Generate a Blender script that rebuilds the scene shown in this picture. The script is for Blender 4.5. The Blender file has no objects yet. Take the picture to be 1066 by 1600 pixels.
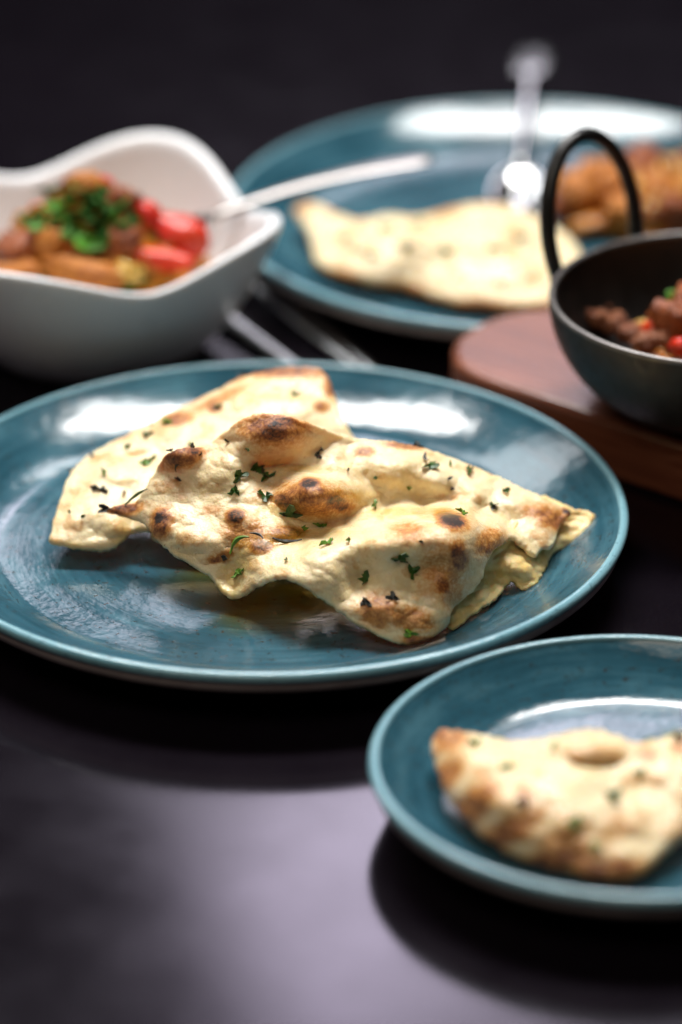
import bpy, bmesh, math, random
import numpy as np
from mathutils import Vector, Matrix, noise
from mathutils.geometry import delaunay_2d_cdt

scene = bpy.context.scene
COL = scene.collection
R = math.radians

# ------------------------------------------------------------------ camera
cam_data = bpy.data.cameras.new('camera')
cam = bpy.data.objects.new('camera', cam_data); COL.objects.link(cam)
cam.location = (0.028, -1.459, 0.734)
cam.rotation_euler = (R(90 - 26), 0, 0)
cam_data.sensor_fit = 'VERTICAL'
cam_data.sensor_height = 36.0
cam_data.lens = 146.25
cam_data.clip_start = 0.05
cam_data.clip_end = 100
cam_data.dof.use_dof = True
cam_data.dof.focus_distance = 1.575
cam_data.dof.aperture_fstop = 3.2
scene.camera = cam

# ------------------------------------------------------------------ world, lamps, exposure
world = bpy.data.worlds.new('World'); scene.world = world
world.use_nodes = True
bg = world.node_tree.nodes['Background']
bg.inputs[0].default_value = (0.9, 0.85, 1.0, 1)
bg.inputs[1].default_value = 0.007

def area(name, loc, target, sx, sy, power, color, spread=180):
    d = bpy.data.lights.new(name, 'AREA'); d.shape = 'RECTANGLE'; d.size = sx; d.size_y = sy
    d.energy = power; d.color = color; d.spread = R(spread)
    o = bpy.data.objects.new(name, d); COL.objects.link(o)
    o.location = loc
    o.rotation_euler = (Vector(target) - Vector(loc)).to_track_quat('-Z', 'Y').to_euler()
    return o
# high window behind the table: the key light
area('high_window_light', (0.0, 0.74, 1.50), (0.0, -0.08, 0.0), 1.22, 0.34, 15, (1.0, 0.985, 0.965), 88)
# far, lower window of two panes: mirrored in glaze, table and board
area('far_window_light', (0.20, 3.0, 1.55), (0.0, 0.0, 0.0), 0.86, 0.42, 4.4, (0.91, 0.88, 1.0))
o = area('far_window_light', (0.15, 3.0, 1.93), (0.0, 0.0, 0.0), 0.54, 0.36, 4.2, (0.90, 0.84, 1.0))
o.rotation_euler.rotate_axis('Z', R(28))
area('left_window_light', (-1.32, 2.8, 2.66), (0.0, 0.0, 0.0), 1.5, 0.9, 26, (0.94, 0.97, 1.0))
area('upper_window_light', (0.52, 2.8, 2.58), (0.0, 0.0, 0.0), 0.75, 0.34, 9, (0.96, 0.97, 1.0))
# soft room light from the camera side, high up
area('room_light', (-0.4, -1.1, 1.7), (0, 0.1, 0), 1.2, 0.8, 12, (1.0, 0.88, 0.72))

scene.view_settings.view_transform = 'Standard'
scene.view_settings.look = 'None'
scene.view_settings.exposure = 0.0
scene.view_settings.gamma = 1.0
scene.cycles.use_denoising = True
scene.cycles.max_bounces = 8
scene.cycles.sample_clamp_indirect = 6

# ------------------------------------------------------------------ helpers
def tag(o, label=None, cat=None, group=None, kind=None):
    if label: o['label'] = label
    if cat: o['category'] = cat
    if group: o['group'] = group
    if kind: o['kind'] = kind
    return o

def empty(name, loc, rz=0.0):
    o = bpy.data.objects.new(name, None); COL.objects.link(o)
    o.location = loc; o.rotation_euler = (0, 0, rz); o.empty_display_size = 0.01
    return o

def link(name, me, mats, parent=None, loc=(0, 0, 0), rot=(0, 0, 0), smooth=True):
    o = bpy.data.objects.new(name, me); COL.objects.link(o)
    for m in (mats if isinstance(mats, (list, tuple)) else [mats]):
        if len(me.materials) < 4 and m.name not in [x.name for x in me.materials]: me.materials.append(m)
    o.location = loc; o.rotation_euler = rot
    if parent: o.parent = parent
    if smooth: me.polygons.foreach_set('use_smooth', [True] * len(me.polygons))
    return o

def mesh(name, verts, faces):
    me = bpy.data.meshes.new(name); me.from_pydata([tuple(v) for v in verts], [], faces); me.update()
    return me

def lathe(name, prof, n=160):
    """Surface of revolution of the (r, z) profile; r = 0 ends close to a point."""
    V, F = [], []
    rows = []
    for r, z in prof:
        if r < 1e-6: rows.append([len(V)]); V.append((0, 0, z))
        else:
            rows.append(list(range(len(V), len(V) + n)))
            V += [(r * math.cos(2 * math.pi * i / n), r * math.sin(2 * math.pi * i / n), z) for i in range(n)]
    for a, b in zip(rows, rows[1:]):
        for i in range(n):
            j = (i + 1) % n
            if len(a) == 1: F.append((a[0], b[i], b[j]))
            elif len(b) == 1: F.append((a[i], b[0], a[j]))
            else: F.append((a[i], b[i], b[j], a[j]))
    me = mesh(name, V, F)
    bm = bmesh.new(); bm.from_mesh(me); bmesh.ops.recalc_face_normals(bm, faces=bm.faces); bm.to_mesh(me); bm.free()
    return me

def tube(name, pts, radii, n=12, flat=1.0, side=Vector((0, 0, 1)), cap=True):
    """Swept round (or flattened) bar along pts."""
    V, F = [], []
    P = [Vector(p) for p in pts]
    for i, p in enumerate(P):
        t = (P[min(i + 1, len(P) - 1)] - P[max(i - 1, 0)]).normalized()
        a = t.cross(side)
        if a.length < 1e-5: a = t.cross(Vector((1, 0, 0)))
        a.normalize(); b = a.cross(t).normalized()
        r = radii[i] if isinstance(radii, (list, tuple)) else radii
        rw, rh = r if isinstance(r, (list, tuple)) else (r, r * flat)
        V += [tuple(p + a * (rw * math.cos(2 * math.pi * k / n)) + b * (rh * math.sin(2 * math.pi * k / n))) for k in range(n)]
    for i in range(len(P) - 1):
        for k in range(n):
            l = (k + 1) % n
            F.append((i * n + k, i * n + l, (i + 1) * n + l, (i + 1) * n + k))
    if cap:
        F.append(tuple(range(n))[::-1]); F.append(tuple(range((len(P) - 1) * n, len(P) * n)))
    me = mesh(name, V, F)
    bm = bmesh.new(); bm.from_mesh(me); bmesh.ops.recalc_face_normals(bm, faces=bm.faces); bm.to_mesh(me); bm.free()
    return me

def spline(pts, step):
    """Closed Catmull-Rom through n-d points, resampled at about `step` in the first two."""
    P = [np.array(p, float) for p in pts]; n = len(P); out = []
    for i in range(n):
        p0, p1, p2, p3 = P[i - 1], P[i], P[(i + 1) % n], P[(i + 2) % n]
        k = max(1, int(round(np.hypot(*(p2 - p1)[:2]) / step)))
        for j in range(k):
            t = j / k
            out.append(0.5 * ((2 * p1) + (p2 - p0) * t + (2 * p0 - 5 * p1 + 4 * p2 - p3) * t * t + (3 * p1 - p0 - 3 * p2 + p3) * t ** 3))
    return np.array(out)

def fbm(x, y, z, o=4):
    return noise.fractal((x, y, z), 1.0, 2.0, o)

# ------------------------------------------------------------------ materials
class NT:
    def __init__(self, name):
        self.m = bpy.data.materials.new(name); self.m.use_nodes = True
        self.t = self.m.node_tree; self.b = self.t.nodes['Principled BSDF']
    def n(self, kind, **kw):
        x = self.t.nodes.new('ShaderNode' + kind)
        for k, v in kw.items(): setattr(x, k, v)
        return x
    def put(self, sock, v):
        if isinstance(v, bpy.types.NodeSocket): self.t.links.new(v, sock)
        elif isinstance(v, tuple) and sock.type == 'RGBA' and len(v) == 3: sock.default_value = v + (1,)
        else: sock.default_value = v
    def set(self, **kw):
        for k, v in kw.items(): self.put(self.b.inputs[k.replace('_', ' ')], v)
    def math(self, op, a, b=0.0, c=0.0, clamp=False):
        x = self.n('Math', operation=op, use_clamp=clamp); self.put(x.inputs[0], a); self.put(x.inputs[1], b); self.put(x.inputs[2], c)
        return x.outputs[0]
    def mix(self, f, a, b, blend='MIX'):
        x = self.n('Mix', data_type='RGBA', blend_type=blend)
        self.put(x.inputs[0], f); self.put(x.inputs[6], a); self.put(x.inputs[7], b)
        return x.outputs[2]
    def noise(self, vec, scale, detail=4.0, rough=0.55, dist=0.0):
        x = self.n('TexNoise'); self.put(x.inputs['Scale'], scale); self.put(x.inputs['Detail'], detail)
        self.put(x.inputs['Roughness'], rough); self.put(x.inputs['Distortion'], dist)
        if vec is not None: self.put(x.inputs['Vector'], vec)
        return x.outputs[0]
    def ramp(self, f, stops):
        x = self.n('ValToRGB'); self.put(x.inputs[0], f); e = x.color_ramp.elements
        while len(e) < len(stops): e.new(0.5)
        for s, (p, c) in zip(e, stops):
            s.position = p; s.color = (c if isinstance(c, tuple) else (c, c, c)) + (1,)
        return x.outputs[0]
    def map(self, f, a, b, c=0.0, d=1.0):
        x = self.n('MapRange'); self.put(x.inputs[0], f)
        for i, v in enumerate((a, b, c, d)): self.put(x.inputs[i + 1], v)
        return x.outputs[0]
    def obj(self): return self.n('TexCoord').outputs['Object']
    def attr(self, name): return self.n('Attribute', attribute_name=name).outputs['Fac']
    def bump(self, h, strength, dist):
        x = self.n('Bump'); self.put(x.inputs['Height'], h); self.put(x.inputs['Strength'], strength); self.put(x.inputs['Distance'], dist)
        self.put(self.b.inputs['Normal'], x.outputs[0]); return x

def scaled(t, vec, sx, sy, sz):
    x = t.n('Mapping'); t.put(x.inputs['Vector'], vec); x.inputs['Scale'].default_value = (sx, sy, sz)
    return x.outputs[0]

def mat_table():
    t = NT('table_laminate'); v = t.obj()
    big = t.noise(v, 5, 5); fine = t.noise(v, 900, 3)
    c = t.mix(t.map(big, .35, .65), (0.0024, 0.0016, 0.0028), (0.0044, 0.0031, 0.0050))
    c = t.mix(t.map(fine, .45, .62, 0, .5), c, (0.0090, 0.0070, 0.0100))
    t.set(Base_Color=c, Roughness=t.map(t.noise(v, 30, 4), .3, .7, .115, .155))
    t.put(t.b.inputs['IOR'], 1.5); t.put(t.b.inputs['Specular Tint'], (0.93, 0.80, 1.0))
    t.bump(t.math('ADD', t.noise(v, 700, 3), t.math('MULTIPLY', t.noise(v, 90, 3), .4)), .08, .00003)
    return t.m

def mat_glaze(name, lip=False):
    t = NT(name); v = t.obj()
    s = t.n('SeparateXYZ'); t.put(s.inputs[0], v); x, y = s.outputs[0], s.outputs[1]
    r = t.math('SQRT', t.math('ADD', t.math('MULTIPLY', x, x), t.math('MULTIPLY', y, y)))
    rs = t.math('ADD', r, .004)
    cx = t.math('DIVIDE', x, rs); cy = t.math('DIVIDE', y, rs)
    cb = t.n('CombineXYZ'); t.put(cb.inputs[0], t.math('MULTIPLY', r, 260)); t.put(cb.inputs[1], t.math('MULTIPLY', cx, 1.9)); t.put(cb.inputs[2], t.math('MULTIPLY', cy, 1.9))
    ring = t.noise(cb.outputs[0], 1.0, 5, .65)
    cb2 = t.n('CombineXYZ'); t.put(cb2.inputs[0], t.math('MULTIPLY', r, 900)); t.put(cb2.inputs[1], t.math('MULTIPLY', cx, 22)); t.put(cb2.inputs[2], t.math('MULTIPLY', cy, 22))
    streak = t.noise(cb2.outputs[0], 1.0, 3, .6)
    cloud = t.noise(v, 22, 4)
    if lip:
        c = t.mix(t.map(ring, .3, .7), (0.12, 0.28, 0.34), (0.22, 0.40, 0.46))
        c = t.mix(t.map(t.noise(v, 420, 3), .58, .7, 0, .6), c, (0.06, 0.14, 0.17))
        t.set(Base_Color=c, Roughness=.16)
    else:
        f = t.math('ADD', t.math('MULTIPLY', ring, .45), t.math('MULTIPLY', cloud, .55))
        c = t.ramp(f, [(.32, (0.009, 0.040, 0.058)), (.5, (0.023, 0.080, 0.112)), (.66, (0.058, 0.148, 0.188))])
        sp = t.map(streak, .60, .68, 0, .75)
        c = t.mix(sp, c, (0.020, 0.040, 0.045))
        c = t.mix(t.map(t.noise(v, 330, 3, .6), .62, .70, 0, .8), c, (0.030, 0.022, 0.016))
        t.set(Base_Color=c, Roughness=t.map(ring, .3, .7, .08, .14))
    t.put(t.b.inputs['IOR'], 1.53)
    h = t.math('ADD', t.math('MULTIPLY', ring, .6), t.math('MULTIPLY', streak, .35))
    t.bump(t.math('ADD', h, t.math('MULTIPLY', t.noise(v, 75, 4), 2.2)), .20, .0007)
    return t.m

def mat_simple(name, c1, c2, scale, rough, bump=.2, bdist=.0006, detail=4, **kw):
    t = NT(name); v = t.obj(); n = t.noise(v, scale, detail)
    t.set(Base_Color=t.mix(t.map(n, .35, .65), c1, c2), Roughness=t.map(t.noise(v, scale * 2.3, 3), .3, .7, rough * .8, min(1, rough * 1.2)))
    if bump: t.bump(t.noise(v, scale * 4, 4), bump, bdist)
    t.set(**kw)
    return t.m

def mat_wood():
    t = NT('walnut'); v = t.obj()
    g = scaled(t, v, 10, 95, 95)
    n1 = t.noise(g, 1.0, 6, .6, .6)
    pore = t.noise(scaled(t, v, 60, 1400, 1400), 1.0, 3, .6)
    c = t.ramp(n1, [(.25, (0.105, 0.030, 0.015)), (.5, (0.185, 0.057, 0.028)), (.75, (0.290, 0.105, 0.055))])
    c = t.mix(t.map(pore, .58, .68, 0, .7), c, (0.030, 0.010, 0.006))
    t.set(Base_Color=c, Roughness=t.map(n1, .3, .7, .20, .30))
    t.bump(t.math('ADD', n1, pore), .15, .0004)
    return t.m

def mat_naan(name, warm=0.0):
    t = NT(name); v = t.obj()
    toast = t.attr('toast')
    n_big = t.noise(v, 75, 5, .6); n_mid = t.noise(v, 210, 4, .6); n_fine = t.noise(v, 900, 3, .6)
    c = t.mix(t.map(n_big, .35, .68), (0.81, 0.685, 0.445), (0.760, 0.585, 0.310))
    c = t.mix(t.map(n_mid, .40, .30, 0, .5), c, (0.86, 0.76, 0.55))
    # small golden flecks anywhere on the crust
    fle = t.math('MULTIPLY', t.map(n_mid, .60, .72, 0, 1), t.map(n_big, .45, .60, 0, .8))
    c = t.mix(fle, c, (0.55, 0.27, 0.075))
    k = t.math('ADD', toast, t.math('MULTIPLY', t.math('SUBTRACT', n_mid, .5), t.math('MULTIPLY', t.math('MINIMUM', toast, 1.0), 1.7)))
    k = t.math('ADD', k, t.math('MULTIPLY', t.math('SUBTRACT', n_fine, .5), t.math('MULTIPLY', t.math('MINIMUM', toast, 1.0), 1.7)))
    c = t.mix(t.map(n_fine, .38, .62, .0, .20), c, (0.62, 0.43, 0.19))
    spk = t.math('MULTIPLY', t.map(t.noise(v, 560, 3, .6), .63, .70), t.map(t.noise(v, 48, 3), .45, .62))
    c = t.mix(t.math('MULTIPLY', spk, .75), c, (0.42, 0.18, 0.045))
    c = t.mix(t.map(k, .12, .65), c, (0.560, 0.250, 0.060))
    c = t.mix(t.map(k, .60, 1.15), c, (0.235, 0.070, 0.016))
    c = t.mix(t.map(k, 1.2, 1.6), c, (0.022, 0.010, 0.007))
    wet = t.attr('wet')
    c = t.mix(t.math('MULTIPLY', wet, .75), c, t.mix(.55, c, (0.70, 0.44, 0.05)))
    t.set(Base_Color=c, Roughness=t.mix(wet, t.math('MAXIMUM', t.map(t.noise(v, 60, 4), .38, .62, .22, .52), t.math('MULTIPLY', toast, .5, clamp=True)), (.10, .10, .10)), Subsurface_Weight=.4, Subsurface_Scale=.005)
    t.put(t.b.inputs['Subsurface Radius'], (1.0, .62, .28))
    h = t.math('ADD', t.math('MULTIPLY', n_mid, .45), t.math('MULTIPLY', n_fine, .8))
    h = t.math('ADD', h, t.math('MULTIPLY', t.noise(v, 2200, 2), .25))
    t.bump(h, .48, .0009)
    return t.m

def mat_steel():
    t = NT('polished_steel'); v = t.obj()
    t.set(Base_Color=(0.58, 0.575, 0.57), Metallic=1.0, Roughness=t.map(t.noise(v, 200, 3), .3, .7, .14, .22))
    return t.m

def mat_satin():
    t = NT('satin_steel'); v = t.obj()
    t.set(Base_Color=(0.27, 0.25, 0.24), Metallic=1.0, Roughness=t.map(t.noise(v, 120, 3), .3, .7, .26, .36))
    return t.m

def mat_butter_and_reflection():  # yellow tint for butter, and for the naan reflection painted on the large plate
    t = NT('butter_and_reflection_film'); v = t.obj()
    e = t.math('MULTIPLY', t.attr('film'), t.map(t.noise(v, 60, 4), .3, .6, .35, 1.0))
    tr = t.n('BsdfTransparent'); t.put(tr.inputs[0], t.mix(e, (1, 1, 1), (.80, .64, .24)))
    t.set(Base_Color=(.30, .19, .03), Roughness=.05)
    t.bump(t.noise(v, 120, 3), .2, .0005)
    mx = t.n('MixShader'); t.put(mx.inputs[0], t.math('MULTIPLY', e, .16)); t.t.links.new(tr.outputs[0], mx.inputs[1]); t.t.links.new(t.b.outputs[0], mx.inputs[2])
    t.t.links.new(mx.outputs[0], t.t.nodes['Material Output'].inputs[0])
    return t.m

M = {
    'butter': mat_butter_and_reflection(),
    'table': mat_table(), 'glaze': mat_glaze('teal_glaze'), 'lip': mat_glaze('worn_pale_glaze', True),
    'clay': mat_simple('bare_clay', (0.240, 0.195, 0.185), (0.320, 0.270, 0.255), 90, .6),
    'wood': mat_wood(), 'naan': mat_naan('naan_crust'), 'steel': mat_steel(), 'satin': mat_satin(),
    'crumb': mat_simple('naan_inner_crumb', (0.78, 0.60, 0.28), (0.66, 0.44, 0.13), 110, .45, .5, .001, Subsurface_Weight=.35, Subsurface_Scale=.004),
    'porcelain': mat_simple('white_porcelain', (0.76, 0.775, 0.80), (0.79, 0.805, 0.83), 15, .30, .05, .0004),
    'iron': mat_simple('seasoned_iron', (0.006, 0.0055, 0.005), (0.012, 0.010, 0.009), 70, .40, .25, .0005),
    'iron_out': mat_simple('brushed_iron', (0.022, 0.019, 0.017), (0.036, 0.031, 0.028), 120, .48, .25, .0004, Metallic=.2),
    'iron_lip': mat_simple('bare_iron_lip', (0.13, 0.12, 0.115), (0.19, 0.175, 0.165), 120, .36, .1, .0004, Metallic=.6),
    'chicken': mat_simple('spiced_chicken', (0.56, 0.205, 0.030), (0.360, 0.105, 0.016), 160, .45, .8, .0015, Specular_IOR_Level=.3),
    'chicken_dark': mat_simple('browned_chicken', (0.340, 0.088, 0.022), (0.150, 0.036, 0.011), 160, .30, .8, .0015, Specular_IOR_Level=.3),
    'sauce': mat_simple('orange_gravy', (0.48, 0.190, 0.020), (0.330, 0.100, 0.014), 120, .22, .5, .001, Specular_IOR_Level=.3),
    'masala': mat_simple('thick_brown_masala', (0.34, 0.130, 0.060), (0.200, 0.062, 0.030), 260, .32, 1.0, .0016, Specular_IOR_Level=.3),
    'tomato': mat_simple('red_tomato', (0.580, 0.016, 0.010), (0.470, 0.040, 0.010), 90, .24, .25, .0008, Specular_IOR_Level=.3),
    'pepper': mat_simple('red_pepper', (0.640, 0.055, 0.008), (0.560, 0.025, 0.008), 70, .24, .2, .0006, Specular_IOR_Level=.3),
    'onion': mat_simple('golden_onion', (0.62, 0.400, 0.090), (0.520, 0.280, 0.045), 90, .25, .3, .0008),
    'leaf': mat_simple('fresh_green_herb', (0.085, 0.270, 0.014), (0.040, 0.150, 0.010), 120, .5, .3, .0006, Specular_IOR_Level=.3),
    'leaf_dark': mat_simple('dark_green_herb', (0.022, 0.085, 0.010), (0.010, 0.040, 0.008), 120, .8, .3, .0006, Specular_IOR_Level=.1),
    'herb': mat_simple('baked_parsley', (0.040, 0.110, 0.012), (0.020, 0.060, 0.010), 300, .45, .3, .0004),
    'herb_light': mat_simple('green_parsley', (0.130, 0.260, 0.022), (0.070, 0.170, 0.016), 300, .45, .3, .0004),
    'herb_char': mat_simple('charred_herb', (0.012, 0.013, 0.010), (0.030, 0.024, 0.014), 300, .5, .3, .0004),
}

# ------------------------------------------------------------------ table
bm = bmesh.new()
bmesh.ops.create_cube(bm, size=1.0)
bmesh.ops.scale(bm, vec=(3.2, 3.0, .04), verts=bm.verts)
bmesh.ops.translate(bm, vec=(0, .2, -.02), verts=bm.verts)
bmesh.ops.bevel(bm, geom=[e for e in bm.edges], offset=.003, segments=2, affect='EDGES')
me = bpy.data.meshes.new('table_top'); bm.to_mesh(me); bm.free()
tag(link('table_top', me, M['table'], smooth=False), kind='structure')

# ------------------------------------------------------------------ plates
def plate(loc, rad, h, label, flat=.745):
    root = tag(empty('plate', loc), label, 'plate', 'teal glazed plates')
    fl = .0095; r0 = rad * flat; r1 = rad - .0035
    prof = [(0, fl)] + [(r0 * i / 6, fl) for i in range(1, 7)]
    for i in range(1, 25):
        t = i / 24; prof.append((r0 + (r1 - r0) * t, fl + (h - fl) * (0.22 * t + 0.78 * t ** 1.6)))
    link('glazed_face', lathe('glazed_face', prof), M['glaze'], root)
    c = (rad - .0022, h - .0010)
    lipp = [(r1 - .0001, h - .0002)] + [(c[0] + .0022 * math.cos(a), c[1] + .0022 * math.sin(a)) for a in [R(x) for x in (120, 100, 80, 60, 40, 20, 0, -20, -40, -60, -80)]]
    link('rim', lathe('rim', lipp), M['lip'], root)
    e = lipp[-1]; fr = rad * .56
    base = [(e[0], e[1] + .0002), (e[0] + .0003, e[1] - .0008), (e[0] - .0004, e[1] - .0038)]; e = (e[0] - .0004, e[1] - .0038)
    for i in range(1, 15):
        t = i / 14; s = 1 - t
        base.append((fr + .004 + (e[0] - .0006 - fr - .004) * s, .0035 + (e[1] - .0042) * (0.15 * s + .85 * s ** 1.8)))
    base += [(fr + .003, .0005), (fr, .0002), (fr - .003, .0005), (fr - .004, .0035), (0, .0035)]
    link('unglazed_base', lathe('unglazed_base', base), M['clay'], root)
    return root
plate((0, 0, 0), .140, .024, 'large teal plate in the middle holding the two torn pieces of naan in focus')
plate((.115, .313, 0), .140, .024, 'large blurred teal plate at the back holding naan, curry and a spoon')
plate((.131, -.200, 0), .0935, .024, 'small teal side plate at the lower right with one half naan', .72)

# ------------------------------------------------------------------ naan sheets
CE, SE = math.cos(R(26)), math.sin(R(26))
def place(u, v, z):            # sheet coordinates (mm) to metres: v runs up the slope of the sheet
    return np.stack([u, (v - z * CE) / SE, z], -1) * .001

def rbf_fit(C, lam):
    C = np.array(C, float); X = C[:, :2]; n = len(C)
    d2 = ((X[:, None] - X[None]) ** 2).sum(-1); K = .5 * d2 * np.log(d2 + 1e-9) + lam * np.eye(n) * 50
    Pm = np.c_[np.ones(n), X]
    A = np.block([[K, Pm], [Pm.T, np.zeros((3, 3))]])
    w = np.linalg.solve(A, np.r_[C[:, 2], 0, 0, 0])
    def ev(Q):
        d2 = ((Q[:, None] - X[None]) ** 2).sum(-1)
        return (.5 * d2 * np.log(d2 + 1e-9)) @ w[:n] + np.c_[np.ones(len(Q)), Q] @ w[n:]
    return ev

def sheet(D, step, thick, seed, jit=.5, rough=1.0):
    """A baked sheet: outline and inner control points (u, v, z in mm), bumps, toasted spots."""
    rnd = random.Random(seed)
    out = spline(D['outline'], step)
    L = len(out)
    c = out[:, :2]
    tang = np.roll(c, -1, 0) - np.roll(c, 1, 0); nrm = np.c_[tang[:, 1], -tang[:, 0]] / (np.linalg.norm(tang, axis=1)[:, None] + 1e-9)
    jj = np.array([fbm(p[0] * .35, p[1] * .35, seed * 7.1, 3) * .7 + fbm(p[0] * 1.1, p[1] * 1.1, seed, 2) * .35 for p in c]) * jit
    poly = c + nrm * jj[:, None]
    ctrl = [tuple(p) for p in D['outline']] + [tuple(p) for p in D['inner']]
    ev = rbf_fit(ctrl, D.get('lam', .15))
    # points inside
    lo, hi = poly.min(0), poly.max(0); pts = []
    gy = lo[1]
    row = 0
    while gy < hi[1]:
        gx = lo[0] + (row % 2) * step / 2
        while gx < hi[0]:
            pts.append((gx + rnd.uniform(-.12, .12) * step, gy + rnd.uniform(-.12, .12) * step)); gx += step
        gy += step * .866; row += 1
    pts = np.array(pts)
    a, b = poly, np.roll(poly, -1, 0)
    inside = np.zeros(len(pts), bool)
    for i in range(L):
        cond = (a[i, 1] > pts[:, 1]) != (b[i, 1] > pts[:, 1])
        xx = (b[i, 0] - a[i, 0]) * (pts[:, 1] - a[i, 1]) / (b[i, 1] - a[i, 1] + 1e-12) + a[i, 0]
        inside ^= cond & (pts[:, 0] < xx)
    pts = pts[inside]
    def edge_dist(Q):
        res = np.full(len(Q), 1e9)
        ab = b - a; l2 = (ab ** 2).sum(1) + 1e-12
        for i in range(0, len(Q), 2000):
            q = Q[i:i + 2000]
            t = np.clip(((q[:, None] - a[None]) * ab[None]).sum(-1) / l2, 0, 1)
            pr = a[None] + t[..., None] * ab[None]
            res[i:i + 2000] = np.sqrt(((q[:, None] - pr) ** 2).sum(-1).min(1))
        return res
    pts = pts[edge_dist(pts) > step * .55]
    allp = np.r_[poly, pts]
    vs, es, fs, *_ = delaunay_2d_cdt([Vector(p) for p in allp], [(i, (i + 1) % L) for i in range(L)], [], 1, 1e-5)
    Q = np.array([tuple(v) for v in vs]); F = [tuple(f) for f in fs]
    d = edge_dist(Q)
    z = ev(Q)
    toast = np.zeros(len(Q))
    for (u, v, ru, rv, rot, s, up) in D['spots']:
        dx, dy = Q[:, 0] - u, Q[:, 1] - v; cr, sr = math.cos(rot), math.sin(rot)
        ex, ey = (dx * cr + dy * sr) / ru, (-dx * sr + dy * cr) / rv
        g = np.exp(-(ex ** 2 + ey ** 2) * 1.1)
        z += up * np.exp(-(ex ** 2 + ey ** 2) * .8); toast = np.maximum(toast, s * np.minimum(1, g * 1.35))
    for (u, v, ru, rv, rot, up) in D['bumps']:
        dx, dy = Q[:, 0] - u, Q[:, 1] - v; cr, sr = math.cos(rot), math.sin(rot)
        ex, ey = (dx * cr + dy * sr) / ru, (-dx * sr + dy * cr) / rv
        z += up * np.exp(-(ex ** 2 + ey ** 2))
    wet = np.zeros(len(Q))
    for (u, v, ru, rv) in D.get('wet', []):
        wet = np.maximum(wet, np.exp(-((Q[:, 0] - u) / ru) ** 2 - ((Q[:, 1] - v) / rv) ** 2))
    nz = np.array([fbm(q[0] * .10, q[1] * .15, seed * 3.3, 3) for q in Q]); n2 = np.array([fbm(q[0] * .32, q[1] * .5, seed * 5.7, 3) for q in Q])
    fade = np.clip(d / 3.0, .25, 1)
    z += (nz * .6 + n2 * .09) * rough * fade
    toast = np.maximum(toast, np.clip(nz * 1.5 - .35, 0, .34))
    for (u, v, w, s) in D.get('edge_toast', []):    # browned stretches of the rim
        g = np.exp(-(((Q[:, 0] - u) / w) ** 2 + ((Q[:, 1] - v) / w) ** 2)) * np.clip(1 - d / 4.5, 0, 1)
        toast = np.maximum(toast, s * g)
    W = place(Q[:, 0], Q[:, 1], z)
    # normals
    Fa = np.array([f for f in F if len(f) == 3])
    fn = np.cross(W[Fa[:, 1]] - W[Fa[:, 0]], W[Fa[:, 2]] - W[Fa[:, 0]])
    fn[fn[:, 2] < 0] *= 1
    vn = np.zeros_like(W)
    for k in range(3): np.add.at(vn, Fa[:, k], fn)
    vn /= np.linalg.norm(vn, axis=1)[:, None] + 1e-15
    if np.median(vn[:, 2]) < 0: vn = -vn; Fa = Fa[:, ::-1]
    rr = thick * .55
    prof = np.sqrt(np.clip(1 - (1 - np.minimum(d / rr, 1)) ** 2, 0, 1)) * thick * .0005
    puff = 1 + .35 * np.array([fbm(q[0] * .2, q[1] * .3, seed * 2.2, 2) for q in Q])
    top = W + vn * prof[:, None]; bot = W - vn * (prof * puff)[:, None]
    n = len(Q); bnd = d < 1e-4
    idx = np.arange(n); bi = np.where(bnd, idx, idx + n)
    V = np.r_[top, bot]
    faces = [tuple(f) for f in Fa] + [tuple(bi[f[::-1]]) for f in Fa]
    me = bpy.data.meshes.new('sheet'); me.from_pydata([tuple(x) for x in V], [], [tuple(int(i) for i in f) for f in faces])
    me.update()
    at = me.attributes.new('toast', 'FLOAT', 'POINT')
    at.data.foreach_set('value', np.r_[toast, toast * .25].astype('f'))
    at = me.attributes.new('wet', 'FLOAT', 'POINT'); at.data.foreach_set('value', np.r_[wet, wet * .5].astype('f'))
    bm = bmesh.new(); bm.from_mesh(me)
    bmesh.ops.delete(bm, geom=[v for v in bm.verts if not v.link_faces], context='VERTS'); bm.to_mesh(me); bm.free()
    def surf(u, v):
        i = int(((Q - np.array([u, v])) ** 2).sum(1).argmin())
        return Vector(top[i]), Vector(vn[i])
    return me, surf

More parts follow.
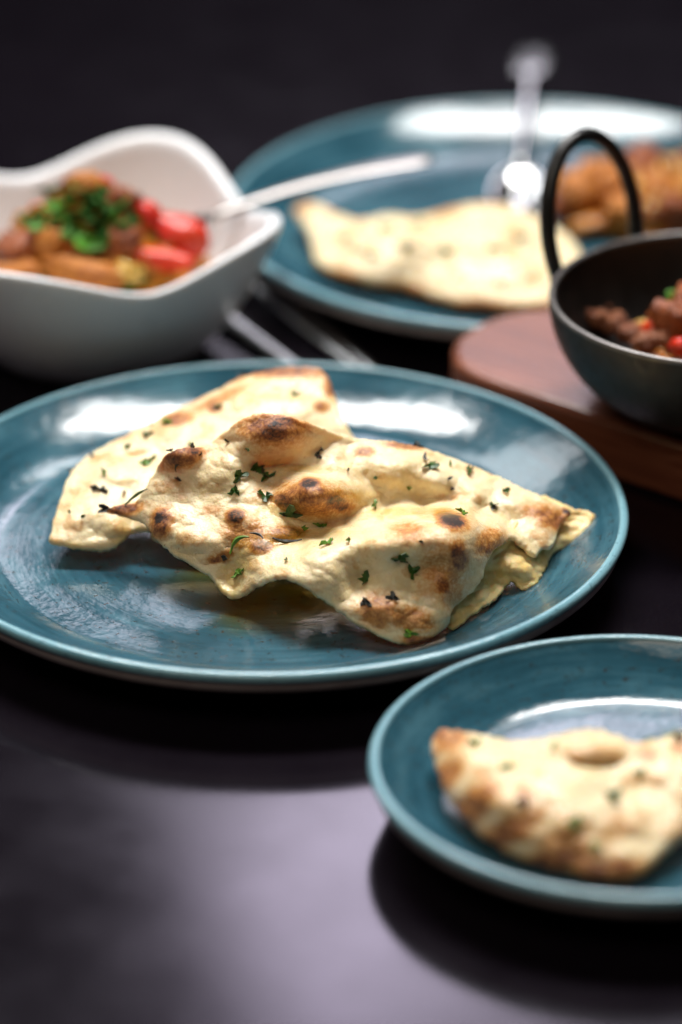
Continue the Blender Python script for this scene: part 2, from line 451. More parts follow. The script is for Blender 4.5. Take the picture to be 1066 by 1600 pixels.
def flake_mesh(rnd, L, W, kind):
    """A crinkled scrap of herb: 'leaf' frilly, 'stem' long and curled, 'speck' tiny."""
    V, F = [], []
    if kind == 'stem':
        n = 8; bend = rnd.uniform(-1.6, 1.6)
        for i in range(n + 1):
            t = i / n - .5; a = bend * t
            p = Vector((t * L, bend * .18 * L * (1 - 4 * t * t), .0006 + .0012 * (4 * t * t) * rnd.uniform(.2, 1)))
            w = W * (1 - .6 * abs(2 * t)) * .5
            V += [p + Vector((0, w, 0)), p + Vector((0, 0, w * .8)), p + Vector((0, -w, 0))]
        for i in range(n):
            for k in range(2):
                a = i * 3 + k; F.append((a, a + 1, a + 4, a + 3))
            F.append((i * 3 + 2, i * 3, i * 3 + 3, i * 3 + 5))
    else:
        n = 14 if kind == 'leaf' else 7
        V.append(Vector((0, 0, .0006)))
        ph = rnd.uniform(0, 6)
        for i in range(n):
            a = 2 * math.pi * i / n
            k = (1 + .45 * math.sin(3 * a + ph) + rnd.uniform(-.22, .22)) if kind == 'leaf' else rnd.uniform(.7, 1.2)
            V.append(Vector((math.cos(a) * L * .5 * k, math.sin(a) * W * .5 * k, rnd.uniform(-.0002, .0022))))
        for i in range(n): F.append((0, 1 + i, 1 + (i + 1) % n))
    me = mesh('herb_flake', V, F)
    bm = bmesh.new(); bm.from_mesh(me)
    if kind != 'stem':
        r = bmesh.ops.extrude_face_region(bm, geom=list(bm.faces))
        bmesh.ops.translate(bm, verts=[g for g in r['geom'] if isinstance(g, bmesh.types.BMVert)], vec=(0, 0, -.00035))
    bmesh.ops.recalc_face_normals(bm, faces=bm.faces); bm.to_mesh(me); bm.free()
    return me

def scatter_herbs(root, surf, items, seed):
    rnd = random.Random(seed)
    for (u, v, L, W, rot, kind, mat) in items:
        p, n = surf(u, v)
        me = flake_mesh(rnd, L * .001, W * .001, kind)
        o = link({'leaf': 'herb_leaf', 'stem': 'herb_stem', 'speck': 'herb_speck'}[kind], me, M[mat], root, smooth=False)
        q = n.to_track_quat('Z', 'Y').to_matrix().to_4x4()
        o.matrix_local = Matrix.Translation(p - root.location + n * .0002) @ q @ Matrix.Rotation(rot + rnd.uniform(-.3, .3), 4, 'Z')

DATA = {
    'front': {"outline": [[-62.92, 20.13, 30.0], [-56.7, 23.09, 33.0], [-50.39, 25.06, 36.0], [-44.27, 34.44, 44.0], [-39.85, 41.35, 50.0], [-33.07, 44.26, 54.0], [-24.6, 45.32, 53.0], [-18.42, 49.76, 57.0], [-12.16, 54.62, 63.0], [-4.7, 57.5, 67.0], [3.94, 57.45, 68.0], [11.29, 55.75, 66.0], [19.85, 53.23, 60.0], [30.98, 49.21, 52.0], [39.7, 48.0, 50.0], [54.71, 46.09, 46.0], [69.81, 41.66, 40.0], [84.88, 35.67, 34.0], [102.29, 27.64, 28.0], [115.97, 21.38, 23.0], [117.56, 18.88, 22.0], [113.91, 15.15, 20.0], [110.96, 9.73, 19.0], [108.94, 5.82, 18.0], [104.81, 5.11, 19.0], [102.37, 2.71, 19.0], [97.71, 6.14, 22.0], [93.41, 9.11, 26.0], [88.46, 7.46, 28.0], [85.07, 4.59, 28.0], [82.22, -0.2, 26.0], [81.18, -4.53, 23.0], [78.17, -9.05, 20.5], [73.27, -13.1, 18.0], [69.58, -16.16, 16.5], [68.03, -21.09, 14.0], [64.55, -25.26, 12.5], [55.85, -28.66, 12.0], [46.8, -28.18, 12.5], [34.43, -22.28, 17.0], [24.9, -15.66, 22.0], [18.94, -11.36, 26.0], [12.97, -7.06, 30.0], [5.77, -5.21, 30.0], [-0.32, -6.75, 26.0], [-7.72, -11.25, 18.0], [-12.64, -13.01, 15.0], [-17.51, -10.13, 17.0], [-21.75, -4.87, 20.0], [-28.62, -0.52, 23.0], [-36.11, 4.04, 25.0], [-41.97, 9.12, 27.0], [-47.73, 15.21, 29.0], [-55.3, 18.16, 30.0]], "inner": [[17.65, 7.62, 37.0], [29.69, 11.94, 40.0], [44.16, 14.83, 42.0], [58.69, 17.47, 43.0], [68.48, 18.68, 42.0], [78.31, 16.24, 38.0], [88.24, 12.33, 32.0], [13.9, 9.92, 32.0], [19.95, 10.87, 31.0], [29.72, 14.0, 30.0], [44.49, 16.93, 30.0], [59.36, 19.64, 30.0], [69.24, 20.87, 31.0], [80.37, 18.9, 29.0], [91.51, 14.69, 25.0], [29.72, 17.43, 32.0], [44.52, 20.62, 32.0], [15.07, 13.79, 33.0], [101.19, 10.27, 23.0], [34.65, 33.69, 44.0], [49.47, 32.47, 42.0], [64.37, 30.03, 38.0], [79.18, 25.08, 34.0], [94.15, 20.13, 28.0], [106.62, 16.41, 24.0], [19.83, 43.64, 50.0], [34.7, 42.46, 47.0], [17.53, 29.87, 49.0], [17.54, 22.56, 43.0], [5.31, 22.57, 41.0], [29.71, 27.47, 44.0], [-1.09, 36.15, 46.0], [7.53, 38.63, 48.0], [-9.44, 34.81, 50.0], [-21.81, 33.63, 47.0], [-29.11, 25.03, 40.0], [-19.14, 20.13, 38.0], [-9.33, 22.57, 41.0], [-28.7, 12.83, 34.0], [-16.45, 7.99, 31.0], [0.67, 8.04, 34.0], [7.93, 8.04, 34.0], [-12.82, -2.95, 21.0], [-4.09, -1.58, 27.0], [5.62, 0.88, 31.0], [-36.33, 20.13, 37.0], [-41.17, 12.8, 31.0], [-48.99, 18.9, 32.0], [34.47, 3.35, 36.0], [48.82, 3.38, 37.0], [63.22, 0.96, 34.0], [77.98, 5.64, 33.0], [34.45, -8.52, 28.0], [48.74, -8.48, 29.0], [65.53, -10.94, 25.0], [53.49, -19.17, 20.0], [39.2, -15.61, 23.0], [67.89, -18.09, 19.0], [24.9, -3.68, 34.0]], "spots": [[1.44, 52.11, 12.5, 6.0, 0, 1.15, 1.5], [5.14, 54.05, 5.0, 2.25, 0.2, 1.35, 0], [-4.73, 51.63, 3.5, 2.0, 0, 1.25, 0], [-32.83, 41.56, 9.0, 4.25, 0.2, 1.1, 1.5], [-29.41, 42.8, 3.0, 1.75, 0, 1.45, 0], [-40.0, 15.73, 4.25, 5.5, -0.2, 1.25, 1.0], [-40.8, 17.19, 2.0, 2.25, 0, 1.75, 0], [-55.37, 20.87, 9.0, 2.5, 0.15, 1.2, 0], [16.05, 29.88, 3.75, 2.0, 0, 1.75, 0.3], [17.53, 25.0, 15.0, 6.0, -0.1, 0.95, 1.2], [26.04, 24.04, 6.5, 3.0, -0.3, 1.35, 0], [6.52, 24.28, 5.0, 3.0, 0, 1.3, 0], [-11.71, 18.18, 3.5, 2.25, 0, 1.5, 1.2], [-7.94, 11.63, 10.0, 6.0, 0, 0.75, 0.3], [-1.75, 6.59, 4.5, 2.5, 0, 1.25, 1.0], [7.37, 11.63, 8.0, 2.5, -0.1, 1.1, 0.5], [-17.67, 3.13, 5.5, 2.0, 0.3, 1.05, 0.3], [69.65, 15.77, 5.5, 3.25, -0.3, 1.8, 0.8], [65.61, -2.62, 8.0, 14.5, 0.25, 0.62, 0.6], [70.99, 3.8, 3.5, 6.0, 0.2, 1.15, 0], [65.57, -7.39, 2.5, 4.0, 0.2, 1.15, 0], [53.48, -19.88, 10.5, 4.5, -0.2, 0.8, 0.4], [42.05, -16.79, 8.5, 6.5, 0, 0.8, 0.2], [108.75, 16.9, 11.5, 4.5, -0.35, 0.95, 0.4], [115.86, 19.63, 2.5, 1.5, 0, 1.5, 0], [37.18, 42.46, 4.0, 2.0, 0, 0.9, 0.8], [52.17, 44.8, 8.5, 1.5, -0.1, 1.0, 0], [57.05, -27.49, 7.5, 2.0, 0, 1.1, 0], [53.77, 11.7, 8.5, 4.0, 0, 0.65, 0.6], [83.08, 8.0, 7.5, 5.0, 0.3, 0.8, 0.3], [-21.58, 20.13, 5.5, 2.25, 0, 0.5, 0.2], [-36.64, 29.96, 6.5, 2.5, 0, 0.45, 0], [74.24, 25.08, 6.5, 2.0, 0.2, 0.4, 0]], "bumps": [[1.39, 47.23, 15.0, 6.5, 0, 4.0], [14.99, 36.09, 13.75, 3.5, -0.15, -3.0], [-5.89, 36.09, 7.5, 3.5, 0.4, -2.2], [17.53, 26.95, 13.75, 6.0, 0, 3.0], [49.57, 38.72, 12.5, 4.5, -0.1, 1.6], [69.48, 31.31, 15.0, 4.0, -0.2, 1.4], [34.64, 29.97, 10.0, 4.0, 0, -1.2], [-20.62, 36.09, 12.5, 5.5, 0.3, 1.5], [-33.08, 41.81, 8.0, 4.0, 0, 2.2], [44.05, 5.75, 12.5, 6.0, 0, 2.4], [34.45, -4.93, 7.0, 7.5, 0.3, -3.5], [55.93, -3.74, 6.5, 8.5, 0.2, -2.5], [71.73, 3.31, 9.0, 7.5, 0, 2.2], [-9.24, 16.48, 9.0, 5.0, 0, 1.2], [5.51, 7.56, 8.5, 2.5, 0, -1.5], [-22.56, 7.98, 8.5, 3.5, 0, 1.0], [94.35, 22.62, 10.0, 3.5, -0.2, 1.2]], "edge_toast": [], "herbs": [[-64.33, 27.06, 7.0, 3.0, 0, "leaf", "herb_char"], [-52.21, 27.04, 11.0, 1.75, 0.7, "stem", "herb"], [-11.9, 33.59, 6.5, 3.5, 0.2, "leaf", "herb"], [-5.17, 36.1, 10.0, 4.0, -0.2, "leaf", "herb"], [-1.74, 33.4, 7.5, 1.5, 0.9, "stem", "herb_char"], [-0.24, 31.92, 6.5, 3.0, 1.0, "leaf", "herb"], [-11.84, 27.46, 4.0, 3.5, 0.3, "leaf", "herb"], [-0.34, 24.28, 5.5, 4.0, 0, "leaf", "herb"], [9.72, 21.11, 8.5, 5.0, 0.3, "leaf", "herb"], [6.8, 19.16, 3.5, 2.25, 0, "speck", "herb_char"], [-9.12, 7.52, 10.0, 2.0, 1.1, "stem", "herb_light"], [6.67, 9.95, 11.5, 1.75, -0.15, "stem", "herb_char"], [-3.02, 9.95, 6.0, 1.25, -0.2, "stem", "herb_char"], [12.42, 12.83, 3.0, 2.25, 0, "speck", "herb_light"], [19.95, 14.03, 4.5, 2.0, 0.2, "leaf", "herb_light"], [-9.54, -4.09, 5.5, 3.5, 0.6, "leaf", "herb_light"], [23.67, 6.65, 8.0, 2.5, 0.2, "leaf", "herb_light"], [57.71, 45.1, 4.0, 3.5, 0, "leaf", "herb_char"], [62.55, 36.29, 8.0, 3.5, -0.3, "leaf", "herb"], [60.36, 39.55, 5.0, 1.75, 1.0, "stem", "herb_char"], [77.18, 34.61, 6.0, 2.5, 0, "leaf", "herb"], [86.92, 21.12, 3.5, 2.5, 0, "leaf", "herb"], [73.63, 18.18, 4.5, 2.5, 0, "leaf", "herb_light"], [39.57, 21.61, 5.0, 2.25, 0.2, "leaf", "herb_light"], [50.02, 4.34, 6.5, 5.5, -0.4, "leaf", "herb"], [53.55, -1.36, 5.0, 4.5, 0.3, "leaf", "herb"], [38.74, -5.65, 4.0, 4.5, 0, "leaf", "herb"], [92.04, 26.36, 3.0, 2.5, 0.3, "leaf", "herb"], [18.62, 41.35, 2.5, 2.0, 0, "speck", "herb_char"], [19.86, 40.35, 2.25, 1.75, 0, "speck", "herb_char"], [18.6, 44.86, 2.0, 1.5, 0, "speck", "herb_char"], [53.47, 30.52, 2.0, 1.5, 0, "speck", "herb_light"], [69.95, 30.06, 2.0, 1.5, 0, "speck", "herb_char"], [87.06, 19.64, 2.25, 2.25, 0, "speck", "herb_char"], [68.74, 32.05, 2.25, 1.0, 0, "speck", "herb_char"], [42.08, 33.72, 1.75, 1.25, 0, "speck", "herb"], [29.72, 34.89, 1.75, 1.25, 0, "speck", "herb_char"], [-33.7, 31.93, 3.5, 1.25, 0, "speck", "herb_char"], [-36.84, 43.55, 3.5, 1.5, 0.4, "stem", "herb_char"], [-29.45, 44.79, 2.5, 2.0, 0, "speck", "herb_char"], [-26.95, 41.81, 2.25, 1.25, 0, "speck", "herb_char"], [-33.05, 38.59, 5.5, 1.0, 1.2, "stem", "herb_char"], [47.54, -12.04, 4.0, 3.5, 0, "leaf", "herb_char"], [38.01, -14.43, 4.0, 3.0, 0, "leaf", "herb_char"], [-16.45, 3.61, 2.5, 2.0, 0, "speck", "herb_char"], [-7.2, 44.75, 2.5, 1.5, 0, "speck", "herb"], [-14.64, 47.24, 2.0, 1.25, 0, "speck", "herb_char"], [69.67, 37.6, 2.25, 1.5, 0, "speck", "herb_light"], [53.47, -25.09, 4.5, 2.5, 0, "leaf", "herb_light"], [8.06, 0.91, 2.25, 1.5, 0, "speck", "herb"], [30.89, 8.1, 2.25, 1.5, 0, "speck", "herb_light"], [58.44, 8.15, 2.25, 1.5, 0, "speck", "herb_char"]], "wet": [[-12.73, -6.05, 3.5, 8.5], [-9.08, 0.74, 4.5, 7.5], [7.91, 8.51, 11.5, 2.5], [-16.33, -9.42, 5.5, 3.0], [54.21, 19.4, 22.5, 1.75], [19.97, 10.89, 12.5, 2.25], [0.46, 20.13, 7.5, 3.5], [34.64, 26.28, 10.0, 2.0], [12.53, 36.1, 10.0, 2.0]]},
    'torn': {"outline": [[105.08, 26.16, 24.0], [117.56, 22.14, 21.0], [127.52, 19.38, 19.0], [126.27, 15.13, 17.0], [120.81, 8.9, 13.0], [115.65, 5.69, 11.5], [109.61, 3.26, 12.0], [106.09, -3.27, 11.0], [102.76, -7.81, 10.5], [96.93, -9.93, 10.5], [92.9, -6.81, 12.0], [88.61, -12.0, 11.5], [79.24, -18.06, 11.0], [69.28, -24.03, 10.5], [65.77, -18.36, 14.0], [73.21, -8.88, 19.0], [79.52, 0.69, 24.0], [91.07, 11.54, 27.0]], "inner": [[114.5, 12.65, 17.0], [103.95, 7.76, 18.0], [93.55, 2.95, 19.0], [85.72, -5.44, 17.0], [97.09, -3.14, 15.0], [78.17, -12.59, 14.0]], "spots": [], "bumps": [[93.46, 0.52, 3.5, 4.5, 0.4, 2.5], [85.76, -4.24, 3.0, 5.0, 0.5, -2.5], [80.62, -12.61, 3.5, 3.5, 0, 1.5], [103.92, 6.53, 3.5, 2.5, 0, -2]], "edge_toast": [], "herbs": [], "lam": 0.1},
    'under': {"outline": [[-45.86, 11.46, 20.0], [-39.3, 26.34, 32.0], [-27.29, 36.25, 42.0], [-4.92, 46.12, 52.0], [19.8, 46.24, 49.0], [49.77, 41.4, 40.0], [74.95, 33.94, 31.0], [95.02, 22.64, 21.0], [87.06, 10.16, 15.0], [69.25, 0.37, 12.5], [44.48, -4.47, 11.0], [24.81, -5.18, 11.0], [5.09, -3.27, 11.0], [-14.65, -1.56, 12.0], [-29.57, 2.34, 14.0], [-40.82, 7.26, 17.0]], "inner": [[-5.12, 25.11, 29.0], [19.79, 25.1, 30.0], [44.75, 25.13, 26.0], [7.44, 7.75, 17.0], [44.62, 7.73, 16.0], [-17.36, 12.69, 21.0], [69.64, 15.14, 19.0]], "spots": [], "bumps": [], "edge_toast": [], "herbs": []},
    'back': {"outline": [[-84.87, 8.25, 18.0], [-84.45, 12.68, 20.0], [-82.87, 21.38, 22.0], [-80.39, 32.26, 25.0], [-76.38, 38.67, 27.0], [-69.69, 44.36, 29.0], [-57.27, 50.86, 32.0], [-41.83, 59.3, 35.0], [-24.51, 67.98, 40.0], [-11.68, 74.59, 44.0], [2.58, 77.97, 47.0], [13.74, 78.72, 48.0], [20.75, 76.57, 47.0], [24.13, 71.27, 44.0], [27.23, 61.17, 40.0], [31.06, 52.81, 36.0], [34.89, 45.64, 30.0], [29.77, 34.04, 26.0], [14.71, 25.15, 24.0], [-5.19, 20.13, 23.0], [-24.97, 16.4, 22.0], [-39.25, 14.67, 22.0], [-45.02, 12.71, 22.0], [-53.29, 11.46, 20.0], [-57.02, 8.23, 17.0], [-61.87, 5.03, 15.0], [-69.23, 5.04, 15.5], [-77.86, 6.53, 17.0]], "inner": [[-68.11, 30.17, 28.0], [-55.62, 35.2, 32.0], [-40.93, 42.85, 35.0], [-23.46, 50.55, 39.0], [-5.86, 58.31, 43.0], [9.31, 66.21, 46.0], [19.56, 61.05, 42.0], [-66.97, 15.17, 23.0], [-54.86, 20.13, 25.0], [-74.73, 17.64, 23.0], [-40.07, 25.12, 28.0], [-0.98, 68.86, 47.0], [7.01, 45.43, 36.0], [-20.33, 35.16, 34.0], [-57.25, 14.69, 25.0]], "spots": [[3.95, 75.99, 20.0, 3.25, 0, 1.15, 0], [23.61, 70.17, 3.5, 5.5, 0, 1.0, 0], [19.56, 61.06, 3.0, 2.25, 0, 1.0, 0], [-20.35, 64.37, 15.0, 2.25, 0.45, 0.75, 0], [-36.81, 55.99, 6.5, 3.0, 0.1, 1.1, 1.2], [-21.95, 60.35, 3.0, 2.0, 0, 1.2, 0.5], [-52.46, 42.4, 5.0, 1.5, 0.2, 0.6, 0], [-66.65, 40.94, 5.0, 1.5, 0.2, 0.5, 0], [-58.28, 48.21, 5.0, 1.25, 0.4, 0.5, 0], [-81.7, 8.99, 3.0, 1.5, 0, 0.4, 0]], "bumps": [[4.19, 66.72, 10.0, 3.0, 0, -1.8], [11.95, 58.35, 7.5, 4.5, 0, 1.6], [-39.09, 52.02, 9.0, 4.0, 0.3, 1.6], [-60.7, 33.95, 9.0, 4.5, 0.2, 1.6], [-43.31, 40.29, 10.0, 3.5, 0.3, -1.4], [-72.38, 20.13, 8.5, 5.0, 0.3, 1.4], [-11.09, 61.0, 10.0, 4.5, 0.4, 1.2], [-64.34, 7.75, 7.5, 1.5, 0, 0.8], [-54.51, 15.18, 4.5, 3.5, 0, -2]], "edge_toast": [[14.27, 78.17, 15.0, 1.3], [-11.67, 74.58, 10.0, 0.9], [-32.15, 64.02, 10.0, 0.7]], "herbs": [[-65.77, 27.13, 7.0, 3.0, -0.1, "leaf", "herb_char"], [-63.81, 33.97, 4.0, 1.5, 0, "leaf", "herb_light"], [-48.73, 37.74, 9.0, 3.0, 0.4, "leaf", "herb_light"], [-56.51, 43.99, 3.5, 2.0, 0, "leaf", "herb"], [-41.41, 54.71, 5.5, 3.0, 0.6, "leaf", "herb_light"], [-48.23, 49.45, 3.5, 3.5, 0.3, "leaf", "herb"], [-20.65, 60.33, 2.5, 3.5, 0, "leaf", "herb"], [-11.65, 74.03, 4.5, 3.5, 0.6, "leaf", "herb_char"], [-79.82, 36.62, 3.0, 1.5, 0.8, "stem", "herb_char"], [-70.07, 40.97, 2.25, 1.5, 0, "speck", "herb_char"], [-57.59, 26.12, 1.75, 1.5, 0, "speck", "herb_char"], [-76.09, 18.39, 2.0, 1.0, 0, "speck", "herb"], [-71.36, 16.65, 2.25, 1.0, 0, "speck", "herb"], [9.32, 65.68, 2.5, 3.5, 0, "leaf", "herb"], [-30.87, 45.4, 2.5, 2.0, 0, "speck", "herb_light"], [-46.99, 52.89, 2.0, 1.25, 0, "speck", "herb_char"]], "wet": [[-56.93, 10.72, 3.5, 5.0], [-76.63, 6.53, 10.0, 1.75], [1.68, 64.86, 12.5, 2.5]]},
    'far': {"outline": [[5.95, 157.71, 20.0], [10.92, 161.47, 22.0], [18.3, 160.58, 23.0], [27.12, 155.76, 23.0], [35.87, 152.54, 22.0], [48.97, 154.7, 25.0], [62.09, 153.86, 24.0], [73.7, 156.36, 27.0], [88.1, 159.49, 32.0], [101.11, 158.8, 32.0], [114.02, 153.94, 29.0], [128.07, 145.58, 25.0], [135.96, 134.67, 21.0], [132.18, 122.32, 17.0], [126.93, 110.07, 14.0], [108.52, 108.51, 14.0], [91.73, 109.13, 14.0], [75.02, 111.63, 14.0], [58.3, 117.82, 15.0], [41.36, 121.65, 15.0], [27.14, 124.86, 15.0], [17.1, 130.55, 16.0], [14.41, 140.12, 18.0], [11.38, 149.01, 19.0]], "inner": [[35.74, 137.63, 23.0], [58.58, 137.3, 25.0], [81.33, 139.92, 29.0], [104.26, 140.09, 28.0], [80.9, 124.8, 22.0], [109.19, 124.8, 22.0], [47.1, 128.47, 19.0]], "spots": [[10.96, 158.17, 5.0, 3.0, 0, 0.7, 0], [76.39, 153.43, 10.0, 3.0, 0.3, 0.5, 0.5], [93.76, 157.74, 7.5, 2.0, 0, 0.6, 0], [58.3, 118.69, 7.5, 2.0, -0.2, 0.9, 0], [86.18, 110.63, 10.0, 2.25, 0, 1.0, 0], [30.0, 125.68, 6.5, 2.5, -0.2, 0.7, 0], [111.93, 121.86, 3.5, 2.5, 0, 0.7, 0], [97.61, 118.78, 3.0, 2.5, 0, 0.7, 0], [117.0, 109.41, 7.5, 1.75, 0, 0.8, 0], [35.73, 136.15, 5.0, 2.5, 0, 0.3, 0], [24.2, 154.49, 3.5, 2.0, 0, 0.6, 0]], "bumps": [[35.77, 140.96, 10.0, 5.0, 0, 1.5], [58.52, 134.24, 12.5, 4.5, 0, -1.5], [87.35, 146.28, 12.5, 5.5, 0, 2], [109.7, 134.0, 10.0, 5.0, 0, -1.5]], "edge_toast": [[91.73, 109.13, 20.0, 1.1], [58.29, 117.8, 12.5, 1.0], [30.0, 125.08, 10.0, 0.8], [9.51, 156.58, 6.0, 0.6]], "herbs": [[48.78, 145.7, 6.5, 4.0, 0.2, "leaf", "herb_light"], [58.6, 137.37, 7.5, 4.0, 0.6, "leaf", "herb"], [31.46, 141.09, 6.0, 3.5, 0, "leaf", "herb_light"], [75.5, 133.91, 6.0, 3.5, 0, "leaf", "herb_light"], [64.68, 147.22, 5.0, 3.5, 0, "leaf", "herb_light"], [95.38, 135.27, 6.0, 3.5, 0, "leaf", "herb_light"], [107.17, 140.18, 5.0, 3.5, 0, "leaf", "herb"], [41.42, 131.51, 5.0, 3.0, 0, "leaf", "herb_light"]]},
    'side': {"outline": [[60.13, -61.89, 20.0], [61.1, -58.22, 22.0], [65.58, -56.38, 24.0], [73.29, -57.89, 25.0], [79.96, -58.7, 25.0], [87.66, -60.31, 25.0], [96.44, -59.68, 27.0], [105.36, -57.45, 29.0], [113.21, -55.94, 30.0], [120.86, -57.14, 30.0], [128.57, -59.97, 28.0], [136.36, -59.97, 28.0], [146.76, -56.74, 30.0], [156.57, -57.86, 29.0], [161.01, -68.25, 25.0], [153.92, -82.43, 20.0], [143.47, -90.79, 17.0], [136.14, -95.77, 16.0], [130.38, -100.49, 14.0], [121.57, -103.21, 13.0], [110.93, -102.66, 13.0], [98.4, -99.56, 13.0], [85.81, -95.7, 13.0], [75.34, -89.38, 14.0], [67.42, -81.62, 15.0], [62.88, -73.19, 17.0], [60.89, -67.13, 18.0]], "inner": [[73.73, -66.04, 27.0], [86.74, -67.87, 28.0], [104.23, -65.55, 31.0], [121.81, -67.75, 29.0], [139.39, -67.75, 29.0], [81.6, -79.68, 26.0], [98.66, -81.43, 27.0], [115.95, -83.6, 25.0], [133.69, -84.04, 22.0], [98.29, -91.65, 21.0], [115.39, -95.81, 18.0], [69.15, -74.48, 22.0]], "spots": [[66.51, -60.48, 6.5, 5.5, 0, 0.85, 0], [67.14, -71.65, 6.5, 4.0, 0.9, 0.95, 0], [74.31, -81.43, 11.0, 5.0, 0.8, 1.0, 0], [85.77, -88.05, 12.5, 4.5, 0.55, 1.0, 0], [100.46, -97.05, 15.0, 4.5, 0.25, 1.1, 0], [117.38, -100.33, 12.5, 3.5, 0, 1.1, 0], [102.63, -89.55, 10.0, 3.5, 0.3, 0.7, 0], [77.78, -70.88, 4.0, 2.5, 0, 0.6, 0.5], [90.68, -77.47, 3.5, 3.0, 0, 0.8, 0.3], [133.2, -65.88, 5.0, 2.5, 0, 0.8, 0.5], [114.31, -64.64, 12.5, 4.0, 0, 0.45, 1.0], [144.44, -63.83, 3.0, 2.0, 0, 0.9, 0], [120.12, -87.73, 7.5, 5.0, 0, 0.5, 0]], "bumps": [[113.44, -62.66, 11.0, 4.0, 0, 3], [115.08, -67.61, 11.0, 3.0, 0, -2], [87.18, -64.1, 10.0, 4.0, 0, -1.5], [96.85, -75.43, 10.0, 5.0, 0, 1.5], [129.84, -75.82, 10.0, 5.0, 0, -2], [78.14, -66.01, 7.5, 3.5, 0, 1.5]], "edge_toast": [[73.24, -86.96, 20.0, 1.0], [92.07, -97.44, 20.0, 1.1], [113.06, -102.42, 17.5, 1.2], [61.97, -67.02, 12.5, 0.9]], "herbs": [[84.33, -70.17, 5.5, 3.0, 0, "leaf", "herb_light"], [119.61, -78.64, 7.0, 4.0, 0.2, "leaf", "herb"], [106.01, -85.46, 5.5, 3.5, 0.5, "leaf", "herb_light"], [75.16, -62.18, 6.5, 4.0, 0.6, "leaf", "herb_light"], [142.04, -57.83, 6.0, 5.0, 0.4, "leaf", "herb"], [133.42, -56.92, 5.0, 3.5, 0.2, "leaf", "herb"], [90.14, -79.89, 4.0, 3.5, 0, "leaf", "herb_char"], [130.35, -70.82, 4.5, 2.5, 0, "leaf", "herb_light"], [102.35, -63.7, 3.5, 2.0, 0, "leaf", "herb_light"], [113.33, -92.71, 4.0, 2.5, 0, "leaf", "herb_light"], [144.88, -60.82, 4.0, 4.0, 0, "leaf", "herb_char"]]},
    'bowl_food': [
        ["chicken_piece", "chicken", [-0.0823, 0.2085, 0.0761], [9, 8, 7], [-0.18, -0.28, 4.09], "orange chicken chunk on the very top of the white bowl heap", "chicken", "chicken pieces in the white bowl"],
        ["chicken_piece", "chicken_dark", [-0.1107, 0.1947, 0.0521], [10, 9, 7.5], [-0.43, 0.03, 2.3], "brown chicken chunk at the left frame edge of the white bowl", "chicken", "chicken pieces in the white bowl"],
        ["chicken_piece", "chicken", [-0.0953, 0.1888, 0.0581], [7, 6.5, 6], [-0.44, 0.01, 0.24], "small orange chicken chunk left of the bright green leaf", "chicken", "chicken pieces in the white bowl"],
        ["chicken_piece", "chicken", [-0.0822, 0.1756, 0.0494], [17, 7.5, 7], [0, 0.1, -0.35], "long golden chicken strip along the front of the white bowl", "chicken", "chicken pieces in the white bowl"],
        ["chicken_piece", "chicken", [-0.1082, 0.1835, 0.0455], [12, 7, 6], [0, 0, -0.1], "golden chicken strip at the front left of the white bowl", "chicken", "chicken pieces in the white bowl"],
        ["chicken_piece", "chicken_dark", [-0.0945, 0.2581, 0.0381], [9, 7, 6], [-0.07, -0.34, 0.57], "brown chicken chunk at the left under the scattered herbs", "chicken", "chicken pieces in the white bowl"],
        ["chicken_piece", "chicken_dark", [-0.0677, 0.2065, 0.071], [10, 8, 6], [-0.08, 0.26, 0.78], "pink brown chicken chunk behind the green herbs, right of the top chunk", "chicken", "chicken pieces in the white bowl"],
        ["chicken_piece", "chicken", [-0.1037, 0.2541, 0.0381], [9, 8, 6], [-0.28, 0.1, 5.95], "orange chicken chunk cut by the left frame edge, above the brown one", "chicken", "chicken pieces in the white bowl"],
        ["chicken_piece", "chicken_dark", [-0.0658, 0.1894, 0.0593], [9, 7, 6], [0.08, -0.08, 6.13], "dark chicken chunk between the bright leaf and the red tomato", "chicken", "chicken pieces in the white bowl"],
        ["tomato_piece", "tomato", [-0.0442, 0.2092, 0.0527], [16, 10, 10], [0.2, 0.1, -0.2], "large shiny red tomato chunk at the right of the white bowl", "tomato", "tomato pieces in the white bowl"],
        ["tomato_piece", "tomato", [-0.0569, 0.2082, 0.0635], [9, 7, 6], [-0.45, 0.29, 1.82], "small pale red tomato chunk behind the large tomato", "tomato", "tomato pieces in the white bowl"],
        ["tomato_piece", "tomato", [-0.0464, 0.2468, 0.0381], [10, 8, 7], [-0.36, -0.31, 1.94], "red tomato chunk farthest right in the white bowl", "tomato", "tomato pieces in the white bowl"],
        ["pepper_strip", "pepper", [-0.0534, 0.189, 0.0506], [19, 5.5, 5], [0, 0.05, -0.15], "bright red pepper strip in front of the large tomato", "pepper", None],
        ["onion_piece", "onion", [-0.0633, 0.1785, 0.0482], [8, 6, 5], [0.32, -0.26, 3.65], "golden onion piece below the red pepper strip", "onion", "onion pieces in the white bowl"],
        ["onion_piece", "onion", [-0.0421, 0.2422, 0.0381], [9, 6, 5], [0.14, -0.1, 3.44], "yellow onion piece at the right edge of the curry", "onion", "onion pieces in the white bowl"],
        ["onion_piece", "onion", [-0.0619, 0.2568, 0.0381], [7, 5, 4], [-0.44, -0.35, 1.29], "pale yellow onion piece by the back wall of the bowl", "onion", "onion pieces in the white bowl"],
        ["herb_leaf", "leaf", [-0.0791, 0.1823, 0.0593], [17, 10], [0.5, 0.1, 0.5], "bright green leaf in the centre of the white bowl heap", "herb leaf", "herb leaves on the bowl curry"],
        ["herb_leaf", "leaf", [-0.0852, 0.1871, 0.0641], [13, 8], [0.5, 0.1, 0.5], "green leaf just above the bright central leaf", "herb leaf", "herb leaves on the bowl curry"],
